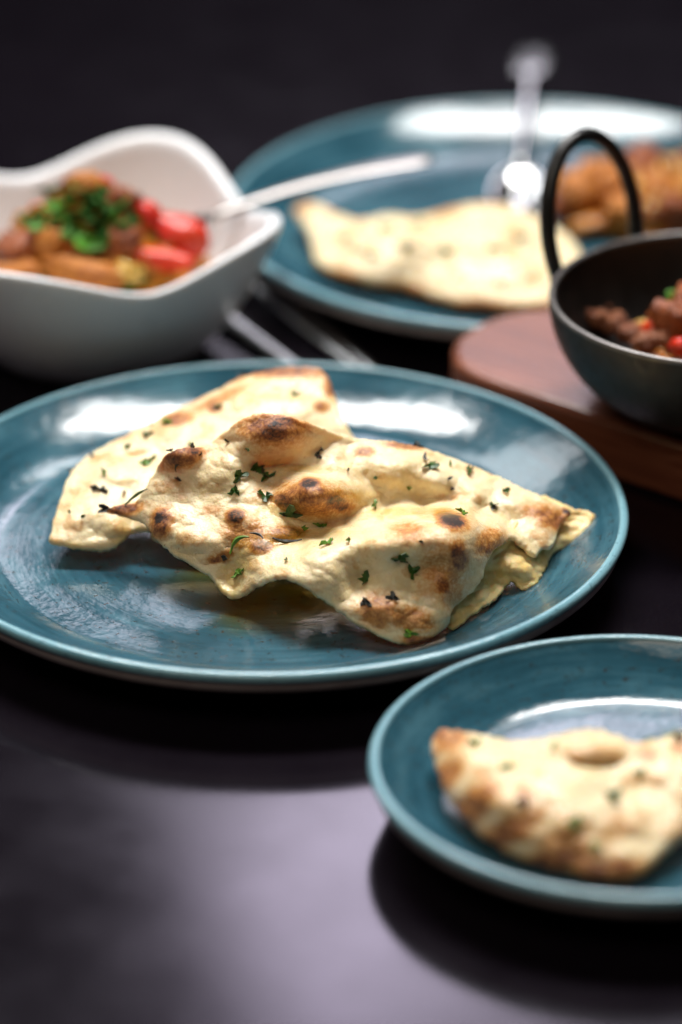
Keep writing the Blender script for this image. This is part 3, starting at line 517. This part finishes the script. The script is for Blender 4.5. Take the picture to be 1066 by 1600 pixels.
        ["herb_leaf", "leaf_dark", [-0.1019, 0.2015, 0.0662], [12.6, 5.9], [0.44, -0.04, 1.88], "chopped herb leaf in the green pile strewn over the bowl curry", "herb leaf", "herb leaves on the bowl curry"],
        ["herb_leaf", "leaf", [-0.0948, 0.1999, 0.0698], [14.2, 5.7], [0.43, 0.02, 5.5], "chopped herb leaf in the green pile strewn over the bowl curry", "herb leaf", "herb leaves on the bowl curry"],
        ["herb_leaf", "leaf_dark", [-0.1078, 0.2046, 0.062], [11.7, 7.9], [-0.07, -0.07, 4.75], "chopped herb leaf in the green pile strewn over the bowl curry", "herb leaf", "herb leaves on the bowl curry"],
        ["herb_leaf", "leaf", [-0.0892, 0.1991, 0.0722], [12.9, 5.1], [0.54, 0.21, 3.6], "chopped herb leaf in the green pile strewn over the bowl curry", "herb leaf", "herb leaves on the bowl curry"],
        ["herb_leaf", "leaf_dark", [-0.0985, 0.2147, 0.0713], [11.9, 7.1], [0.45, 0.06, 2.86], "chopped herb leaf in the green pile strewn over the bowl curry", "herb leaf", "herb leaves on the bowl curry"],
        ["herb_leaf", "leaf_dark", [-0.0848, 0.1919, 0.0686], [15.7, 6.4], [0.53, -0.35, 4.41], "chopped herb leaf in the green pile strewn over the bowl curry", "herb leaf", "herb leaves on the bowl curry"],
        ["herb_leaf", "leaf_dark", [-0.0766, 0.1912, 0.0674], [16.0, 7.5], [0.11, -0.09, 4.2], "chopped herb leaf in the green pile strewn over the bowl curry", "herb leaf", "herb leaves on the bowl curry"],
        ["herb_leaf", "leaf_dark", [-0.0727, 0.1955, 0.0701], [12.8, 5.5], [-0.07, -0.35, 4.82], "chopped herb leaf in the green pile strewn over the bowl curry", "herb leaf", "herb leaves on the bowl curry"],
        ["herb_leaf", "leaf", [-0.0909, 0.1927, 0.0668], [11.5, 6.2], [0.76, -0.34, 2.82], "chopped herb leaf in the green pile strewn over the bowl curry", "herb leaf", "herb leaves on the bowl curry"],
        ["herb_leaf", "leaf_dark", [-0.0782, 0.1975, 0.0728], [15.3, 7.5], [0.75, -0.18, 2.61], "chopped herb leaf in the green pile strewn over the bowl curry", "herb leaf", "herb leaves on the bowl curry"],
        ["herb_leaf", "leaf_dark", [-0.0645, 0.1942, 0.0662], [15.3, 7.9], [-0.03, -0.26, 1.46], "chopped herb leaf in the green pile strewn over the bowl curry", "herb leaf", "herb leaves on the bowl curry"],
        ["herb_leaf", "leaf_dark", [-0.1008, 0.2557, 0.0381], [12.9, 6.8], [0.09, -0.4, 2.63], "chopped herb leaf in the green pile strewn over the bowl curry", "herb leaf", "herb leaves on the bowl curry"],
        ["herb_leaf", "leaf_dark", [-0.0933, 0.2093, 0.0746], [13.4, 7.9], [0.56, 0.01, 3.88], "chopped herb leaf in the green pile strewn over the bowl curry", "herb leaf", "herb leaves on the bowl curry"],
        ["herb_leaf", "leaf_dark", [-0.0738, 0.1871, 0.0641], [10.3, 7.7], [0.66, 0.3, 5.01], "chopped herb leaf in the green pile strewn over the bowl curry", "herb leaf", "herb leaves on the bowl curry"],
        ["herb_leaf", "leaf", [-0.1002, 0.195, 0.0638], [12.4, 5.3], [0.5, -0.35, 0.42], "chopped herb leaf in the green pile strewn over the bowl curry", "herb leaf", "herb leaves on the bowl curry"],
        ["herb_leaf", "leaf_dark", [-0.1072, 0.252, 0.0381], [11.0, 6.0], [-0.14, -0.4, 0.95], "chopped herb leaf in the green pile strewn over the bowl curry", "herb leaf", "herb leaves on the bowl curry"],
        ["herb_leaf", "leaf_dark", [-0.088, 0.2026, 0.0746], [12.2, 5.1], [0.76, 0.09, 0.93], "chopped herb leaf in the green pile strewn over the bowl curry", "herb leaf", "herb leaves on the bowl curry"],
        ["herb_leaf", "leaf", [-0.0825, 0.2026, 0.0761], [12.1, 6.1], [-0.06, 0.28, 6.24], "chopped herb leaf in the green pile strewn over the bowl curry", "herb leaf", "herb leaves on the bowl curry"],
        ["herb_leaf", "leaf_dark", [-0.0742, 0.2019, 0.0749], [12.9, 5.3], [-0.09, -0.13, 1.66], "chopped herb leaf in the green pile strewn over the bowl curry", "herb leaf", "herb leaves on the bowl curry"],
        ["herb_leaf", "leaf_dark", [-0.0808, 0.194, 0.0707], [11.0, 5.1], [0.85, 0.02, 0.92], "chopped herb leaf in the green pile strewn over the bowl curry", "herb leaf", "herb leaves on the bowl curry"],
        ["herb_leaf", "leaf", [-0.0686, 0.1956, 0.0686], [10.2, 6.6], [0.88, 0.29, 4.37], "chopped herb leaf in the green pile strewn over the bowl curry", "herb leaf", "herb leaves on the bowl curry"],
        ["herb_leaf", "leaf_dark", [-0.0945, 0.1928, 0.0653], [12.2, 5.5], [0.65, 0.03, 4.89], "chopped herb leaf in the green pile strewn over the bowl curry", "herb leaf", "herb leaves on the bowl curry"],
        ["herb_leaf", "leaf_dark", [-0.0875, 0.1899, 0.0659], [11.3, 7.4], [0.88, 0.28, 5.06], "chopped herb leaf in the green pile strewn over the bowl curry", "herb leaf", "herb leaves on the bowl curry"],
        ["herb_leaf", "leaf_dark", [-0.077, 0.2026, 0.0761], [14.4, 5.7], [0.37, -0.12, 0.18], "chopped herb leaf in the green pile strewn over the bowl curry", "herb leaf", "herb leaves on the bowl curry"],
        ["herb_leaf", "leaf", [-0.0701, 0.1991, 0.0722], [15, 8], [0.4, 0, 0.1], "pale green leaf lying right of the herb pile", "herb leaf", "herb leaves on the bowl curry"],
        ["herb_leaf", "leaf", [-0.0339, 0.1994, 0.0381], [10, 5], [0.3, 0, 1.0], "green leaf by the right front wall of the white bowl", "herb leaf", "herb leaves on the bowl curry"]],
    'far_food': [
        ["curry_chunk", "chicken", [0.138, 0.3325, 0.024], [12, 10, 11], [-0.47, -0.18, 1.63], "rounded orange brown curry chunk seen through the pan handle", "chicken", "curry chunks on the back plate"],
        ["curry_chunk", "chicken", [0.1515, 0.3367, 0.023], [9, 9, 10], [0.19, 0.37, 2.81], "curry chunk just behind the right side of the pan handle", "chicken", "curry chunks on the back plate"],
        ["curry_chunk", "chicken_dark", [0.1689, 0.3547, 0.028], [11, 9, 9], [0.44, 0.39, 6.0], "darker curry chunk on top of the back plate heap", "chicken", "curry chunks on the back plate"],
        ["curry_chunk", "chicken", [0.175, 0.3341, 0.024], [12, 9, 10], [-0.14, -0.22, 1.42], "wide orange curry chunk right of the pan handle", "chicken", "curry chunks on the back plate"],
        ["curry_chunk", "chicken_dark", [0.1894, 0.3492, 0.026], [11, 9, 10], [-0.3, -0.24, 3.92], "curry chunk at the right frame edge on the back plate", "chicken", "curry chunks on the back plate"],
        ["curry_chunk", "chicken", [0.1575, 0.3619, 0.022], [9, 8, 8], [0.4, 0.27, 3.01], "small curry chunk at the far side of the back plate heap", "chicken", "curry chunks on the back plate"],
        ["tomato_piece", "sauce", [0.1445, 0.313, 0.016], [13, 5, 4], [0, 0, 0.3], "flat orange tomato slice under the curry chunks", "tomato", None],
        ["curry_chunk", "chicken_dark", [0.132, 0.3293, 0.018], [8, 7, 7], [0.15, 0.24, 0.53], "small curry chunk nearest the naan on the back plate", "chicken", "curry chunks on the back plate"],
        ["curry_chunk", "chicken", [0.1442, 0.3416, 0.029], [8, 7, 7], [0.16, 0.33, 4.91], "small curry chunk crowning the heap left of centre", "chicken", "curry chunks on the back plate"],
        ["curry_chunk", "chicken", [0.1577, 0.3154, 0.022], [9, 8, 8], [0.25, -0.02, 1.12], "curry chunk beside the right leg of the pan handle", "chicken", "curry chunks on the back plate"],
        ["curry_chunk", "chicken_dark", [0.1807, 0.3104, 0.024], [9, 8, 8], [0.29, -0.13, 5.03], "dark curry chunk above the pan rim at the right", "chicken", "curry chunks on the back plate"]],
    'pan_food': [
        ["meat_piece", "chicken_dark", [0.165, 0.105, 0.058], [12, 9, 9], [0.2, 0.5, 0.6], "large glossy brown meat piece at the right in the black pan", "meat", "meat pieces in the black pan"],
        ["meat_piece", "chicken_dark", [0.1739, 0.122, 0.057], [11, 8, 8], [0.47, -0.08, 2.52], "brown meat piece at the frame edge in the black pan", "meat", "meat pieces in the black pan"],
        ["pepper_piece", "pepper", [0.1552, 0.1057, 0.054], [5, 4, 5], [0.45, 0.18, 1.07], "orange pepper piece beside the large meat piece", "pepper", "pepper pieces in the black pan"],
        ["pepper_piece", "onion", [0.1515, 0.1123, 0.052], [3.5, 3, 3.5], [-0.37, -0.28, 5.68], "yellow pepper piece left of the orange one", "pepper", "pepper pieces in the black pan"],
        ["pepper_piece", "tomato", [0.1646, 0.079, 0.058], [5, 4, 4], [0.31, -0.28, 5.19], "red pepper piece by the near rim of the black pan", "pepper", "pepper pieces in the black pan"],
        ["herb_leaf", "leaf", [0.1648, 0.1264, 0.06], [6, 5], [0.6, 0, 0.4], "small green leaf on the meat in the black pan", "herb leaf", None],
        ["masala_lump", "masala", [0.1343, 0.1216, 0.052], [5.5, 5, 4], [0.48, 0.13, 2.2], "pinkish masala lump at the left of the pan contents", "curry", "masala lumps in the black pan"],
        ["masala_lump", "masala", [0.1409, 0.1192, 0.051], [5.5, 5, 4], [0.05, -0.3, 0.09], "pinkish masala lump next to the left one by the near rim", "curry", "masala lumps in the black pan"],
        ["masala_lump", "masala", [0.1467, 0.107, 0.052], [5.5, 5, 4], [0.47, 0.12, 3.31], "crumbly masala lump in front of the yellow pepper piece", "curry", "masala lumps in the black pan"],
        ["masala_lump", "masala", [0.1524, 0.0949, 0.053], [5.5, 5, 4], [0.43, -0.05, 5.47], "crumbly masala lump nearest the pan rim", "curry", "masala lumps in the black pan"],
        ["masala_lump", "masala", [0.159, 0.0972, 0.054], [5.5, 5, 4], [0.33, -0.23, 1.58], "masala lump below the orange pepper piece", "curry", "masala lumps in the black pan"],
        ["masala_lump", "masala", [0.137, 0.1349, 0.05], [5.5, 5, 4], [-0.21, -0.21, 3.68], "flat brown masala lump on the pan wall", "curry", "masala lumps in the black pan"]]
}

def naan(key, loc, label, step, thick, seed, parts=(), **kw):
    root = tag(empty('naan', loc), label, 'naan bread', 'pieces of naan')
    me, surf = sheet(DATA[key], step, thick, seed, **kw)
    o = link('bread_sheet', me, M['naan'], root); o.location = [-c for c in loc]
    for (k, nm, mat, st, th, sd) in parts:
        m2, _ = sheet(DATA[k], st, th, sd, rough=(2.2 if k == 'torn' else 1.0), jit=(1.0 if k == 'torn' else .5))
        p = link(nm, m2, M[mat], root); p.location = [-c for c in loc]
    scatter_herbs(root, surf, DATA[key]['herbs'], seed)
    return root
naan('front', (.02, -.02, .009), 'folded naan in focus at the front of the large plate, torn at its right end', .62, 2.7, 3, jit=.75,
     parts=[('torn', 'torn_layer', 'crumb', .7, 1.6, 5), ('under', 'folded_layer', 'naan', 1.0, 3.0, 8)])
naan('back', (-.05, .03, .009), 'paler naan piece at the left of the large plate, tucked behind the blistered front piece', .85, 3.0, 11, jit=.7)
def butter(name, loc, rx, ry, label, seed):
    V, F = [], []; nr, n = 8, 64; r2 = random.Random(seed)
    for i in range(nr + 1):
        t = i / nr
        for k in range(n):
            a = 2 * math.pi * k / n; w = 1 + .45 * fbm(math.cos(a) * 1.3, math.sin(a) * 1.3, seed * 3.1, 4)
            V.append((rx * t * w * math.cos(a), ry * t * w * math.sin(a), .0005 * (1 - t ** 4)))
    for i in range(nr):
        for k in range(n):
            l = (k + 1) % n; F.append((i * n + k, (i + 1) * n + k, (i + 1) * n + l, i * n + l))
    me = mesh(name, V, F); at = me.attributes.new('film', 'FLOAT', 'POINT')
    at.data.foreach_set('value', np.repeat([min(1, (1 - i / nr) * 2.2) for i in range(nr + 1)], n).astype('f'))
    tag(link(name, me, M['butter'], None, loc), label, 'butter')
butter('butter_and_reflection_film', (.008, -.036, .00955), .052, .040, 'golden butter film on the large plate, tinted as the reflection of the front naan', 2)  # golden tint added in place of the olive reflection of the front naan
butter('butter_and_reflection_film', (.092, -.006, .0100), .017, .013, 'small pool of melted butter at the torn right end of the naan', 5)
naan('far', (.06, .30, .009), 'blurred pale naan with browned edge on the back plate', 1.2, 5.0, 21, jit=1.1)
naan('side', (.12, -.2, .009), 'blurred half naan with a golden brown crust on the small side plate', 1.1, 5.5, 31, jit=1.1, rough=1.2)

# ------------------------------------------------------------------ white bowl
def bowl():
    n = 128; a0 = R(-65.7)
    rows = []
    def ring(half, zf, ex, off=0.0, dz=0.0):
        row = []
        for i in range(n):
            th = 2 * math.pi * i / n
            c, s = abs(math.cos(th)), abs(math.sin(th))
            r = (half + off) / (c ** ex + s ** ex) ** (1 / ex)
            k = ((1 - math.cos(4 * th)) / 2) ** .85
            zr = .0520 + .0150 * k
            row.append((r * math.cos(th + a0), r * math.sin(th + a0), zr * zf + dz))
        rows.append(row)
    T = [0, .04, .1, .18, .28, .4, .52, .64, .76, .88, .96, 1.0]
    for t in T:                                           # outside, foot to rim
        ring(.034 + .042 * t ** .62, t ** 1.35 * .985, 2.6 + 1.0 * t)
    for k in (.3, .7):                                    # rounded lip
        ring(.076, 1.0, 3.6, -.005 * k + .0006, .0010)
    for t in T[::-1]:                                     # inside
        ring(max(.012, .034 + .042 * t ** .62 - .0055), t ** 1.35 * .98, 2.6 + 1.0 * t, 0, .0045 * (1 - t))
    V = [p for r in rows for p in r]; F = []
    for i in range(len(rows) - 1):
        for k in range(n):
            l = (k + 1) % n; F.append((i * n + k, i * n + l, (i + 1) * n + l, (i + 1) * n + k))
    F.append(tuple(range(n))[::-1]); F.append(tuple(range((len(rows) - 1) * n, len(rows) * n)))
    me = mesh('serving_bowl', V, F)
    bm = bmesh.new(); bm.from_mesh(me); bmesh.ops.recalc_face_normals(bm, faces=bm.faces); bm.to_mesh(me); bm.free()
    o = link('serving_bowl', me, M['porcelain'], loc=(-.082, .213, .0005))
    m = o.modifiers.new('smooth', 'SUBSURF'); m.levels = 1; m.render_levels = 1
    tag(o, 'white square bowl with raised rounded corners holding red and green chicken curry', 'bowl')
bowl()

# ------------------------------------------------------------------ food lumps
def lump(seed, sx, sy, sz, rough=.22, freq=1.6, sub=3):
    bm = bmesh.new(); bmesh.ops.create_icosphere(bm, subdivisions=sub, radius=1.0)
    for v in bm.verts:
        p = v.co.copy()
        q = p * (1 + rough * fbm(p.x * freq + seed * 3.7, p.y * freq, p.z * freq, 3) + rough * .35 * fbm(p.x * 4, p.y * 4 + seed, p.z * 4, 2))
        q.x = math.copysign(abs(q.x) ** .85, q.x); q.z = math.copysign(abs(q.z) ** .9, q.z)
        v.co = (q.x * sx, q.y * sy, q.z * sz)
    me = bpy.data.meshes.new('lump'); bm.to_mesh(me); bm.free()
    return me

def leaf_mesh(rnd, L, W):
    V, F = [], []; n, m = 8, 4; cup = rnd.uniform(.1, .5); bend = rnd.uniform(-.6, .8)
    for i in range(n + 1):
        t = i / n; w = W * .5 * math.sin(math.pi * min(1, t * .97 + .03)) ** .7 + .0001
        for j in range(m + 1):
            s = j / m * 2 - 1
            V.append((t * L - L / 2, s * w, cup * w * s * s + bend * L * .25 * (t - .5) ** 2 * 4 + .0006 * math.sin(9 * t + 3 * s)))
    for i in range(n):
        for j in range(m):
            a = i * (m + 1) + j; F.append((a, a + 1, a + m + 2, a + m + 1))
    me = mesh('leaf', V, F)
    bm = bmesh.new(); bm.from_mesh(me); bmesh.ops.solidify(bm, geom=list(bm.faces), thickness=.0004); bm.to_mesh(me); bm.free()
    return me

def food(items, seed, root=None):
    rnd = random.Random(seed)
    for k, (name, mat, p, size, rot, label, cat, group) in enumerate(items):
        s = [x * .001 for x in size]
        me = leaf_mesh(rnd, s[0], s[1]) if name.endswith('leaf') else lump(seed * 13 + k, *s, rough=(.16 if mat in ('tomato', 'pepper') else .42), freq=1.9)
        o = link(name, me, M[mat], None, p, rot)
        tag(o, label, cat, group)

def gravy(name, loc, rx, ry, h, mat, label, cat, seed, rz=0.0, pw=2.2):
    """A pool or mound of sauce with an uneven rim and surface."""
    V, F = [], []; nr, n = 18, 72
    for i in range(nr + 1):
        t = i / nr
        for k in range(n):
            a = 2 * math.pi * k / n; w = 1 + .10 * fbm(math.cos(a) * 1.5, math.sin(a) * 1.5, seed, 3)
            x, y = rx * t * w * math.cos(a), ry * t * w * math.sin(a)
            z = h * (1 - t ** pw) + .0022 * fbm(x * 90, y * 90, seed, 4) * (1 - t ** 4)
            V.append((x, y, max(z, 0) if i < nr else -.0015))
    for i in range(nr):
        for k in range(n):
            l = (k + 1) % n; F.append((i * n + k, (i + 1) * n + k, (i + 1) * n + l, i * n + l))
    F.append(tuple(range(nr * n, nr * n + n)))
    o = link(name, mesh(name, V, F), M[mat], None, loc, (0, 0, rz))
    return tag(o, label, cat)

gravy('curry_gravy', (-.080, .213, .026), .0560, .0550, .050, 'sauce', 'orange curry gravy filling the white bowl under the chicken', 'gravy', 4, pw=1.5)
food(DATA['bowl_food'], 2)

def bits(name, c, rx, ry, h, n, mats, label, cat, seed, size=(.0016, .0042), pw=2.2):
    """Minced scraps too small to tell apart, strewn over a mound: one object."""
    rnd = random.Random(seed); bm = bmesh.new()
    for i in range(n):
        a, q = rnd.uniform(0, 6.283), math.sqrt(rnd.random()) * .97
        r0 = rnd.uniform(*size); x, y = rx * q * math.cos(a), ry * q * math.sin(a)
        mtx = Matrix.Translation((x, y, h * (1 - q ** pw) + r0 * .35)) @ Matrix.Rotation(rnd.uniform(0, 6), 4, 'Z') @ Matrix.Rotation(rnd.uniform(-.6, .6), 4, 'X') @ Matrix.Diagonal((r0 * rnd.uniform(.8, 2.0), r0, r0 * rnd.uniform(.4, .8), 1))
        r = bmesh.ops.create_icosphere(bm, subdivisions=1, radius=1.0, matrix=mtx)
        k = rnd.randrange(len(mats))
        for v in r['verts']:
            v.co += Vector((rnd.uniform(-1, 1), rnd.uniform(-1, 1), rnd.uniform(-1, 1))) * r0 * .22
            for f in v.link_faces: f.material_index = k
    me = bpy.data.meshes.new(name); bm.to_mesh(me); bm.free()
    o = link(name, me, [M[m] for m in mats], None, c)
    return tag(o, label, cat, kind='stuff')
bits('chopped_garnish', (-.080, .213, .026), .0545, .0540, .050, 300, ['chicken', 'sauce', 'leaf_dark', 'tomato'], 'minced onion, tomato and herb scraps strewn through the bowl curry', 'garnish', 12, pw=1.5)
gravy('curry_gravy', (.186, .345, .0095), .052, .040, .014, 'sauce', 'orange curry gravy on the right of the back plate', 'gravy', 6)
food(DATA['far_food'], 5)
bits('curry_scraps', (.186, .345, .0100), .050, .038, .020, 300, ['chicken', 'sauce', 'onion', 'chicken_dark'], 'minced scraps of orange curry heaped on the back plate', 'curry', 14, (.0022, .0065))

# ------------------------------------------------------------------ wooden board
def board():
    ang = math.atan2(-.631, .776); hw, Lh, th = .0435, .16, .027
    bm = bmesh.new(); pts = []
    for k in range(33):
        a = math.pi / 2 + math.pi * k / 32
        pts.append((hw * math.copysign(abs(math.cos(a)) ** .9, math.cos(a)), hw * math.copysign(abs(math.sin(a)) ** .9, math.sin(a))))
    for k in range(33):
        a = -math.pi / 2 + math.pi * k / 32
        pts.append((Lh + hw * math.cos(a), hw * math.sin(a)))
    vs = [bm.verts.new((x, y, 0)) for x, y in pts]
    f = bm.faces.new(vs)
    r = bmesh.ops.extrude_face_region(bm, geom=[f])
    bmesh.ops.translate(bm, verts=[g for g in r['geom'] if isinstance(g, bmesh.types.BMVert)], vec=(0, 0, th))
    bmesh.ops.remove_doubles(bm, verts=bm.verts, dist=.0002)
    bmesh.ops.recalc_face_normals(bm, faces=bm.faces)
    edges = [e for e in bm.edges if abs(e.verts[0].co.z - e.verts[1].co.z) < 1e-6]
    bmesh.ops.bevel(bm, geom=edges, offset=.0035, segments=4, affect='EDGES', profile=.5)
    me = bpy.data.meshes.new('serving_board'); bm.to_mesh(me); bm.free()
    o = link('serving_board', me, M['wood'], loc=(.1195, .146, .0003), rot=(0, 0, ang), smooth=False)
    for p in me.polygons: p.use_smooth = len(p.vertices) < 8
    tag(o, 'dark walnut serving board with rounded end under the black pan', 'serving board')
board()

# ------------------------------------------------------------------ iron pan
PC = Vector((0.1815, 0.09, .0278)); PR = 0.0695; PH = 0.047
def pan():
    root = tag(empty('pan', PC), 'small black iron pan with loop handle standing on the walnut board', 'pan')
    out, inn = [], []
    fr = .026
    for i in range(25):
        t = i / 24; a = t * math.pi / 2
        out.append((fr + (PR - fr) * math.sin(a) ** .92, PH * (1 - math.cos(a)) ** .86))
    out = [(0, 0.0), (fr * .6, 0.0)] + out
    link('pan_outside', lathe('pan_outside', out), M['iron_out'], root)
    lipc = PR - .0013
    lp = [(lipc + .0014 * math.cos(a), PH + .0014 * math.sin(a)) for a in [R(x) for x in range(-30, 211, 20)]]
    link('pan_rim', lathe('pan_rim', lp), M['iron_lip'], root)
    for r, z in out[2:]:
        inn.append((max(r - .0026, .001), z + .0026 * (1 - z / PH)))
    inn = [(0, .0026)] + inn
    link('pan_inside', lathe('pan_inside', inn), M['iron'], root)
    for s in (0, 1):
        A = R(134) + s * math.pi
        rad = Vector((math.cos(A), math.sin(A), 0)); tg = Vector((-rad.y, rad.x, 0))
        pts = []; hw, hh = 0.026, 0.054
        for k in range(41):
            u = math.pi * (k / 40) * 1.30 - math.pi * .15
            w = hw * math.cos(u); z = hh * (math.sin(u) + .45) / 1.45
            pts.append(rad * (PR - .002 + .22 * z) + tg * w + Vector((0, 0, PH - .006 + z)))
        link('handle', tube('handle', pts, .0033, 14, side=rad), M['iron'], root)
        for w in (pts[0], pts[-1]):
            bmz = bmesh.new(); bmesh.ops.create_uvsphere(bmz, u_segments=14, v_segments=8, radius=.0042)
            bmesh.ops.scale(bmz, vec=(1, 1, 1.3), verts=bmz.verts)
            mz = bpy.data.meshes.new('handle_joint'); bmz.to_mesh(mz); bmz.free()
            link('handle_joint', mz, M['iron'], root, w)
pan()
gravy('thick_masala', PC + Vector((.008, -.004, .012)), PR * .74, PR * .74, .012, 'masala', 'thick brown masala spread in the bottom of the black pan', 'curry', 9)
food(DATA['pan_food'], 8)
bits('masala_crumbs', PC + Vector((.008, -.004, .0125)), PR * .72, PR * .72, .014, 420, ['masala', 'chicken_dark', 'sauce', 'masala'], 'loose minced masala crumbs coating the pan floor', 'curry', 17, (.0012, .0036))

# ------------------------------------------------------------------ cutlery
def spoon(p_end, p_neck, p_bowl, label, w_end=.0095, up=Vector((0, 0, 1)), bowl_len=.05, fl=1.5, mat='steel', paddle=0):
    """Handle with a flared, rounded end, thin neck and an oval bowl."""
    A, B, Cc = Vector(p_end), Vector(p_neck), Vector(p_bowl)
    root = tag(empty('spoon', A), label, 'spoon')
    n = 26; pts, rad = [], []
    for i in range(n + 1):
        t = i / n; p = A.lerp(B, t) + Vector((0, 0, .0035 * math.sin(math.pi * t)))
        tipw = math.sqrt(max(0, 1 - (1 - min(1, t / .10)) ** 2))
        w = (.0024 + (w_end - .0024) * (1 - t) ** fl) * max(.12, tipw)
        if paddle: w = .0026 + (w_end - .0026) * (math.sqrt(max(0, 1 - ((t - paddle * .5) / (paddle * .56)) ** 2)) if t < paddle else .10 * (1 - t))
        pts.append(p - A); rad.append((max(w, .0012), .0011 + .0006 * t))
    link('handle', tube('handle', pts, rad, 14, side=up), M[mat], root)
    V, F = [], []; d = (Cc - B).normalized(); s = d.cross(up).normalized(); nn = s.cross(d).normalized()
    m, q = 14, 10
    for i in range(m + 1):
        t = i / m; w = .0135 * math.sin(math.pi * min(1, t * .96 + .05)) ** .62
        for j in range(q + 1):
            x = j / q * 2 - 1
            V.append(B - A + d * (t * bowl_len) + s * (x * w) - nn * (.006 * (1 - x * x) * math.sin(math.pi * t) ** .8))
    for i in range(m):
        for j in range(q):
            a = i * (q + 1) + j; F.append((a, a + 1, a + q + 2, a + q + 1))
    me = mesh('spoon_bowl', V, F)
    o = link('spoon_bowl', me, M[mat], root)
    mo = o.modifiers.new('sheet', 'SOLIDIFY'); mo.thickness = .0011
    return root
spoon((0.0692, 0.2688, 0.0660), (-.029, .234, .0520), (-.055, .228, .034), 'steel spoon resting across the right corner of the white bowl', .0058, Vector((0, -.09, .99)), fl=.8, mat='satin')
spoon((.124, .498, .036), (.112, .368, .0235), (.110, .325, .018), 'steel spoon leaning on the far rim of the back plate beside the curry', .0105, paddle=.30)

def cutlery(a, b, label, w0, w1):
    A, B = Vector(a), Vector(b); n = 30; pts, rad = [], []
    root = tag(empty('cutlery', A), label, 'cutlery', 'cutlery lying between bowl and plates')
    for i in range(n + 1):
        t = i / n
        tip = math.sqrt(max(0, 1 - (1 - min(1, t / .055)) ** 2))
        w = (w1 + (w0 - w1) * (1 - t) ** 1.3) * max(.15, tip)
        pts.append(A.lerp(B, t) - A + Vector((0, 0, .0036 - .0016 * t))); rad.append((w, max(.0008, .0036 * max(.55, tip) * (1 - .5 * t))))
    link('handle', tube('handle', pts, rad, 16), M['steel'], root)
    return root
cutlery((-.030, .247, .0002), (.040, .128, .0002), 'steel cutlery handle nearest the white bowl, with a bright rounded end', .0062, .0036)
cutlery((-.014, .280, .0002), (.060, .134, .0002), 'steel cutlery handle in the middle of the three beside the white bowl', .0060, .0034)
cutlery((.004, .256, .0002), (.066, .128, .0002), 'slim steel cutlery handle farthest from the white bowl', .0046, .0030)
